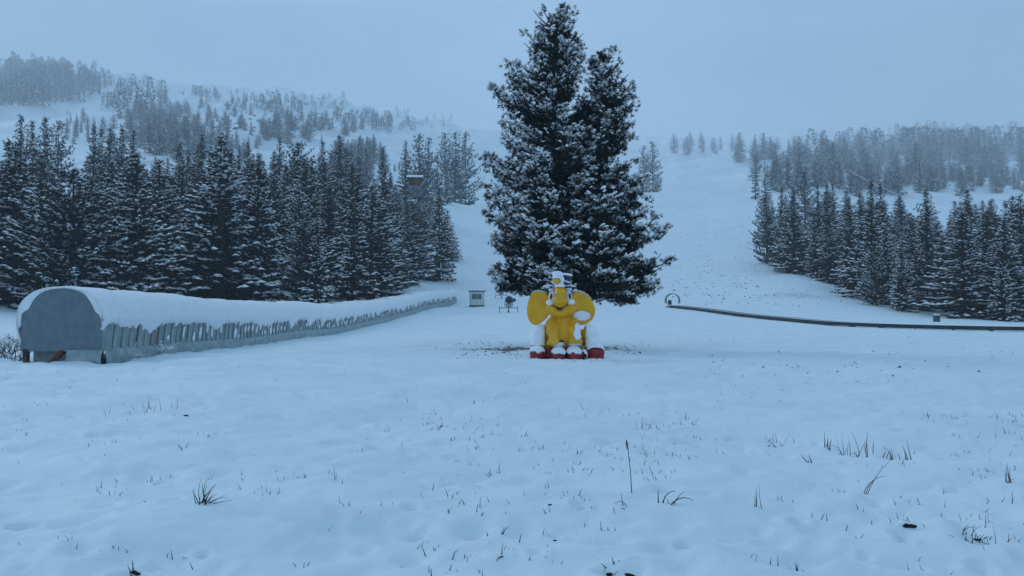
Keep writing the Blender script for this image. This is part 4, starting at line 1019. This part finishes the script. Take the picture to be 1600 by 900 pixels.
# ---------------------------------------------------------------- log cabin in the forest
def cabin():
    x, y, z = P(648, 262); top = CZ + (HOR - 273) / F * y; z0 = top - 5.0
    r = empty('log_cabin', (x, y, z0), .05, 'small brown log cabin with thick snow on its roof, high in the left forest', 'cabin')
    MB().box((0, 0, .0), (3.9, 3.2, 3.4)).build('foundation', M['rock'], r)
    for i in range(8): MB().tube([(-1.95, -1.62, 1.75 + i * .26), (1.95, -1.62, 1.75 + i * .26)], .14, 8).build('log', M['wood'], r, True)
    MB().box((0, 0, 2.7), (3.8, 3.1, 2.1)).build('wall', M['wood'], r)
    wn = MB().box((.7, -1.74, 2.6), (.7, .1, .7)).build('window', M['dwood'], r); MB().box((.7, -1.80, 2.6), (.5, .04, .5)).build('pane', M['glass'], wn)
    MB().box((-.7, -1.75, 2.45), (.75, .1, 1.4)).build('door', M['dwood'], r)
    bm = bmesh.new()
    def roof(o_, zb, zt):
        v4 = [(-2.5 - o_, -2.2 - o_, zb), (2.5 + o_, -2.2 - o_, zb), (2.5 + o_, 0, zt), (-2.5 - o_, 0, zt), (2.5 + o_, 2.2 + o_, zb), (-2.5 - o_, 2.2 + o_, zb)]
        up_ = [bm.verts.new(v_) for v_ in v4]; dn = [bm.verts.new((a, b_, c - .18)) for a, b_, c in v4]
        for f_ in ((0, 1, 2, 3), (3, 2, 4, 5)): bm.faces.new([up_[i] for i in f_]); bm.faces.new([dn[i] for i in f_][::-1])
        for a, b_ in ((0, 1), (1, 2), (2, 4), (4, 5), (5, 3), (3, 0)): bm.faces.new((up_[a], dn[a], dn[b_], up_[b_]))
    roof(0, 3.8, 4.6); bmesh.ops.recalc_face_normals(bm, faces=bm.faces); me = bpy.data.meshes.new('roof'); bm.to_mesh(me); bm.free(); me.materials.append(M['dwood']); rf = link('roof', me, r)
    bm = bmesh.new(); roof(.06, 4.22, 5.05); bm2 = bm; bmesh.ops.recalc_face_normals(bm, faces=bm.faces); me = bpy.data.meshes.new('snow'); bm.to_mesh(me); bm.free(); me.materials.append(M['snow']); link('snow', me, rf)
cabin()

# ---------------------------------------------------------------- small post, utility box, lift pylons and cable
x, y, z = ground_at(662, 434, 100)
r = empty('marker_post', (x, y, z), 0, 'short dark post standing alone at the foot of the left forest', 'post')
MB().box((0, 0, .65), (.45, .40, 1.35), None, .05).build('shaft', M['steel'], r); top_snow('snow', r, -.24, .24, -.2, .2, 1.33, .14, (6, 6))
x, y, z = ground_at(1463, 503, 60)
r = empty('utility_box', (x, y, z), .1, 'small dark box with a snowy lid in front of the right forest', 'utility box')
MB().box((0, 0, .35), (.65, .5, .75), None, .03).build('cabinet', M['steel'], r); MB().box((0, 0, .76), (.78, .6, .08)).build('lid', M['dwood'], r); top_snow('snow', r, -.38, .38, -.28, .28, .80, .14)
for px, row, hh, lb in ((506, 150, 15, 'faint lift pylon with a cross arm high on the foggy left ridge'), (717, 208, 12, 'faint lift pylon at the right end of the foggy ridge, left of the great pine')):
    x, y, z = ground_at(px, row + 4, 700)
    r = empty('lift_pylon', (x, y, z), .4, lb, 'lift pylon'); MB().tube([(0, 0, -1), (0, 0, hh)], [.5, .35], 8).build('mast', M['steel'], r)
    MB().box((0, 0, hh), (9, .5, .5)).build('cross_arm', M['steel'], r)
    for sx in (-4.2, 4.2): MB().box((sx, 0, hh - .5), (.5, 2.5, .4)).build('pulley_beam', M['steel'], r)
def ray(px, row, d): return Vector(((px - 800) / F * d, d, CZ + (HOR - row) / F * d))
a, b_ = ray(1330, 266, 430), ray(1640, 352, 250); pts = [a.lerp(b_, t) - Vector((0, 0, 5 * math.sin(math.pi * t))) for t in np.linspace(0, 1, 24)]
tag(MB().tube(pts, .085, 5).build('lift_cable', M['tsnow']), 'thin pale frosted cable sagging over the right forest', 'cable')

# ---------------------------------------------------------------- leafless shrub and weeds at the tunnel foot
def shrub(px, row, ht, nb, label, name='shrub', spread=.6, snowp=.5, dmin=10):
    x, y, z = ground_at(px, row, dmin); rs = random.Random(int(px)); b_ = MB(); tips = []
    def br(p, d, L, r_, lev):
        q_ = p + d * L; mid = p.lerp(q_, .5) + Vector([rs.gauss(0, L * .06) for _ in range(3)])
        b_.tube([p, mid, q_], [r_, r_ * .8, r_ * .55], 4, False); tips.append((q_, d))
        tips.append((mid, d))
        if lev:
            for _ in range(rs.randint(2, 4)): br(p.lerp(q_, rs.uniform(.4, 1)), (d + Vector([rs.gauss(0, .45), rs.gauss(0, .45), rs.gauss(.1, .25)])).normalized(), L * rs.uniform(.45, .7), r_ * .6, lev - 1)
    for _ in range(nb): br(Vector((rs.gauss(0, .12 * ht), rs.gauss(0, .12 * ht), -.05)), Vector((rs.gauss(0, spread), rs.gauss(0, spread), 1)).normalized(), ht * rs.uniform(.35, .5), .012 * ht + .004, 3 if ht > .7 else 2)
    r = empty(name, (x, y, z), 0, label, 'shrub'); b_.build('twigs', M['scrub'], r)
    tp = [t for t in tips if rs.random() < snowp]; C = np.array([t[0][:] for t in tp]); A = np.array([t[1][:] for t in tp]) + .001; n_ = len(C)
    V, Fc = domes(C + np.array([0, 0, .01]), A, np.full(n_, .05 * ht ** .5), np.full(n_, .028 * ht ** .5), np.full(n_, .025), 5); link('snow', mesh_np('snow', V, Fc, M['tsnow']), r)['kind'] = 'stuff'
shrub(14, 562, 1.35, 16, 'leafless frosted shrub at the left edge, beside the front wall of the tunnel')
shrub(30, 566, .7, 8, 'low twiggy bush between the leafless shrub and the tunnel post')
shrub(136, 568, .4, 9, 'small snowy weed clump at the foot of the tunnel front, right of the rusty tube', 'weed_clump', .9, .9)
shrub(243, 557, .75, 9, 'frosted weed standing against the plastic skirt of the tunnel', 'weed_clump', .7, .9)
shrub(218, 563, .35, 7, 'low snowy weed clump left of the taller frosted weed at the tunnel foot', 'weed_clump', .9, .9)

# ---------------------------------------------------------------- grass poking through the snow
def blade_curve(b_, x, y, z, L, az_, lean, bend, r_, seg=5):
    pts = []; p = Vector((x, y, z - .02)); th_ = lean
    for i in range(seg + 1):
        pts.append(p.copy()); p = p + Vector((math.cos(az_) * math.sin(th_), math.sin(az_) * math.sin(th_), math.cos(th_))) * (L / seg); th_ += bend / seg
    b_.tube(pts, [r_ * (1 - .8 * i / seg) for i in range(seg + 1)], 3, False)
def tussock(px, row, nb, L, lean, bend, rad, label, name='grass_tussock', az=None, r_=.0035, m_='grass', head=False):
    x, y, z = hit(px, row) if row > 620 else ground_at(px, row); rs = random.Random(int(px * 7 + row)); r = empty(name, (x, y, z), 0, label, 'grass'); b_ = MB()
    for _ in range(nb):
        a = rs.uniform(0, 6.28) if az is None else az + rs.gauss(0, .25); dx, dy = rs.gauss(0, rad), rs.gauss(0, rad)
        blade_curve(b_, dx, dy, h(x + dx, y + dy) - z, L * rs.uniform(.25, 1.1), a, lean * rs.uniform(-.4, 1.7), bend * rs.uniform(-.4, 2.0), r_ * rs.uniform(.8, 1.7))
    b_.build('blades', M[m_], r)['kind'] = 'stuff'
    if head:
        bpy.data.objects.remove(r.children[0]); b_ = MB(); b_.tube([(0, 0, -.03), (-.01, 0, L * .4), (-.035, 0, L * .94)], [.0045, .0035, .003], 5); b_.build('stem', M[m_], r)
        MB().tube([(-.034, 0, L * .90), (-.040, 0, L * .98), (-.045, 0, L * 1.06)], [.004, .010, .003], 6).build('seed_head', M['grass'], r); return r
        MB().tube([(0, 0, L * .93), (-.003, 0, L), (-.006, 0, L * 1.07)], [.004, .009, .003], 6).build('seed_head', M['grass'], r)
    return r
T_ = tussock
T_(318, 784, 26, .20, 1.15, .5, .03, 'flattened dry grass tuft fanning out to the right in the left foreground', az=.2, r_=.004)
T_(986, 768, 1, .42, -.12, -.1, .0, 'single tall dark stalk with a seed head, centre foreground', 'grass_stalk', az=0, r_=.006, head=True)
T_(975, 790, 3, .22, .9, 1.9, .03, 'bent grass loops at the foot of the tall dark stalk', az=3.0)
T_(1040, 785, 5, .22, .6, 1.6, .05, 'bent and broken stems right of the tall dark stalk', az=.3, r_=.005)
T_(1378, 716, 16, .30, .4, .3, .16, 'upright cluster of dark stems, right of centre in the mid foreground', r_=.005)
T_(1330, 712, 12, .25, .35, .8, .08, 'fine arching grasses just left of the upright cluster of dark stems')
T_(1290, 700, 4, .20, .3, .2, .05, 'two or three dark spikes left of the fine arching grasses', r_=.007)
T_(1210, 692, 18, .16, .8, .8, .12, 'flattened frosted tussock above the bare ring of weeds right of centre')
T_(1568, 752, 6, .20, .9, .1, .02, 'dark leaning stem by a half-buried leaf near the right edge', az=.3, r_=.005)
T_(1265, 722, 3, .22, .5, .2, .03, 'dark forked stem leaning left below the flattened frosted tussock', az=2.6, r_=.006)
T_(430, 770, 12, .10, .7, .4, .10, 'short ragged line of grass left of centre in the foreground')
T_(527, 748, 2, .22, .12, .1, .02, 'pair of thin upright stems left of centre', r_=.004)
T_(205, 646, 12, .22, .3, .3, .22, 'loose group of short dark stems on the left meadow')
T_(245, 640, 8, .26, .25, .3, .15, 'second loose group of dark stems, just right of the first on the left meadow')
T_(285, 700, 6, .12, .4, .4, .05, 'small dark tuft below the second group of stems on the left')
T_(685, 668, 10, .14, .5, .5, .07, 'small dark tuft left of centre, nearest the elephant side')
T_(770, 740, 8, .15, .4, .4, .06, 'short prickly tuft in the centre foreground')
T_(210, 893, 3, .14, .2, .2, .02, 'single spike rising from a dent at the bottom left', r_=.005)
T_(1180, 790, 4, .22, .5, .9, .03, 'thin pale arching blades in the right foreground')
T_(1400, 812, 14, .42, 1.2, 1.2, .10, 'arched snow-pressed stems round a dark hole in the right foreground', m_='tsnow', r_=.007)
T_(1520, 848, 20, .16, .6, 1.0, .06, 'tangled dark tuft with an orange leaf at the lower right')
T_(1350, 770, 3, .45, 1.0, 1.2, .03, 'long low arching stem above the dark hole in the right foreground', az=.1)
T_(955, 893, 10, .10, .8, .8, .03, 'dark tuft in a dent at the bottom edge right of centre')
T_(785, 862, 4, .10, .9, 2.2, .01, 'small dark curled stem near the bottom centre', r_=.006)
T_(1015, 670, 8, .20, .4, .3, .08, 'short dark stems clustered behind the tall stalk')
T_(900, 650, 10, .2, .3, .3, .25, 'sparse row of short stems in front of the elephant')
for px_, row_, sz, lb in ((1416, 821, 1.0, 'black lump as shade at the bottom of the hole in the right foreground'), (859, 788, .5, 'black crumb as shade in a small dent left of the tall dark stalk'),
                          (867, 842, .45, 'black crumb as shade in the dent near the bottom, right of centre'), (950, 895, .8, 'left of two black shade patches at the bottom edge'), (984, 898, .7, 'right of two black shade patches at the bottom edge'),
                          (690, 666, .6, 'black crumb as shade beside the small dark tuft left of centre'), (292, 649, .7, 'black crumb as shade in a dent on the left meadow'), (1520, 842, .6, 'black lump as shade under the tangled tuft at the lower right'), (214, 893, .7, 'black lump as shade beside the single spike at the bottom left')):
    sz *= .62; x, y, z = hit(px_, row_); b_ = MB()
    for _ in range(7): b_.ball((random.gauss(0, .028) * sz, random.gauss(0, .025) * sz, random.gauss(0, .006) * sz), (.046 * sz, .032 * sz, .026 * sz), None, 8, 6)
    o = link('shade_lump', remeshed(b_.mesh('shade_lump', M['hole_dark']), .010, 1)); o.location = (x, y + .03 * sz, z + .002); tag(o, lb, 'hole_dark')  # black lumps added in place of the shade in holes and dents
x, y, z = ground_at(1497, 852)
bm = bmesh.new(); vs = [bm.verts.new(p) for p in ((0, 0, 0), (.02, -.012, .008), (.045, 0, .012), (.02, .014, .002))]; bm.faces.new(vs); bm.faces.new([bm.verts.new((v_.co.x, v_.co.y, v_.co.z - .002)) for v_ in vs][::-1]); me = bpy.data.meshes.new('fallen_leaf'); bm.to_mesh(me); bm.free(); me.materials.append(M['orange'])
o = link('fallen_leaf', me); o.location = (x, y, z + .02); tag(o, 'tiny orange leaf caught in the tangled dark tuft', 'leaf')

def scatter_grass():
    b_ = MB(); rs = random.Random(3); n_ = 0
    for _ in range(4200):
        px = rs.uniform(-200, 1800); row = 566 + 334 * rs.random() ** 1.5; 
        x = (px - 800) / F * (2080 / (row - 490)); d = 2080 / (row - 490)
        dens = float(vnoise(np.array([px / 130.]), np.array([row / 45.]), 71)[0])
        band = 1.0 if 620 < row < 740 else .45
        if rs.random() > (.35 + 1.5 * dens) * band * (.35 if px < 700 else 1): continue
        k_ = rs.choice([1, 1, 2, 3, 5]); 
        for _ in range(k_):
            xx, yy = x + rs.gauss(0, .05), d + rs.gauss(0, .05); z = h(xx, yy); L = rs.uniform(.012, .085) * (1.6 if rs.random() < .08 else 1)
            blade_curve(b_, xx, yy, z, L, rs.uniform(0, 6.28), rs.uniform(0, .6), rs.uniform(-.2, .9), rs.uniform(.0022, .005) * (1 + d * .04), 3); n_ += 1
    o = b_.build('meadow_grass', M['grass']); tag(o, 'sparse dry grass blades poking through the snowy meadow', 'grass', None, 'stuff'); print('blades', n_)
    # clods and twigs on the meadow and slopes
    C = []; R = []
    rs2 = np.random.default_rng(8)
    def add(n_, f_, r0, r1):
        for _ in range(n_):
            q_ = f_()
            if q_ is None: continue
            x, y = q_; C.append((x, y, float(H(x, y)[0]))); R.append(rs2.uniform(r0, r1))
    def region(px0, px1, r0, r1):
        def f_(): x, y, z = ground_at(rs2.uniform(px0, px1), rs2.uniform(r0, r1)); return x, y
        return f_
    add(260, region(0, 1650, 500, 580), .012, .035); add(130, region(1050, 1600, 505, 590), .015, .05)
    add(130, region(710, 830, 533, 558), .02, .06); add(70, region(940, 1015, 533, 556), .02, .05)
    add(420, region(1045, 1200, 320, 480), .06, .24); add(60, region(1150, 1360, 400, 480), .06, .2); add(260, region(350, 760, 140, 205), .8, 2.6); add(90, region(180, 420, 115, 150), .8, 2.4); add(90, region(700, 740, 255, 330), .08, .3); add(60, region(600, 640, 225, 290), .1, .3); add(60, region(1040, 1200, 290, 330), .06, .16)
    C = np.array(C); R = np.array(R); n_ = len(C)
    Ax = np.concatenate([rs2.normal(size=(n_, 2)), np.zeros((n_, 1))], 1); V, Fc = domes(C, Ax, R * 1.6, R * .8, R * .8, 5)
    o = link('dark_clods', mesh_np('dark_clods', V, Fc, M['scrub'])); tag(o, 'dark clods and twigs showing through the snow on slope and meadow', 'clods', None, 'stuff')
    # clods along the conveyor
scatter_grass()

# ---------------------------------------------------------------- low cloud
hb = MB().box((0, 3200, 548), (16000, 9400, 1106)); hz = hb.mesh('haze', M['snow']); hz.materials.clear()
hm = bpy.data.materials.new('haze'); hm.use_nodes = True; hn = hm.node_tree; hn.nodes.remove(hn.nodes['Principled BSDF'])
pv = hn.nodes.new('ShaderNodeVolumePrincipled'); pv.inputs['Density'].default_value = .00037; pv.inputs['Color'].default_value = (.93, .96, 1, 1); pv.inputs['Anisotropy'].default_value = .0
hn.links.new(pv.outputs[0], hn.nodes['Material Output'].inputs['Volume']); hz.materials.append(hm)
tag(link('haze', hz), kind='stuff')
open('/tmp/log.txt', 'w').write('tris %d\n' % sum(len(m_.polygons) for m_ in bpy.data.meshes))
print('tris', sum(len(m_.polygons) for m_ in bpy.data.meshes), 'objects', len(bpy.data.objects), 'fill', n1, n2)
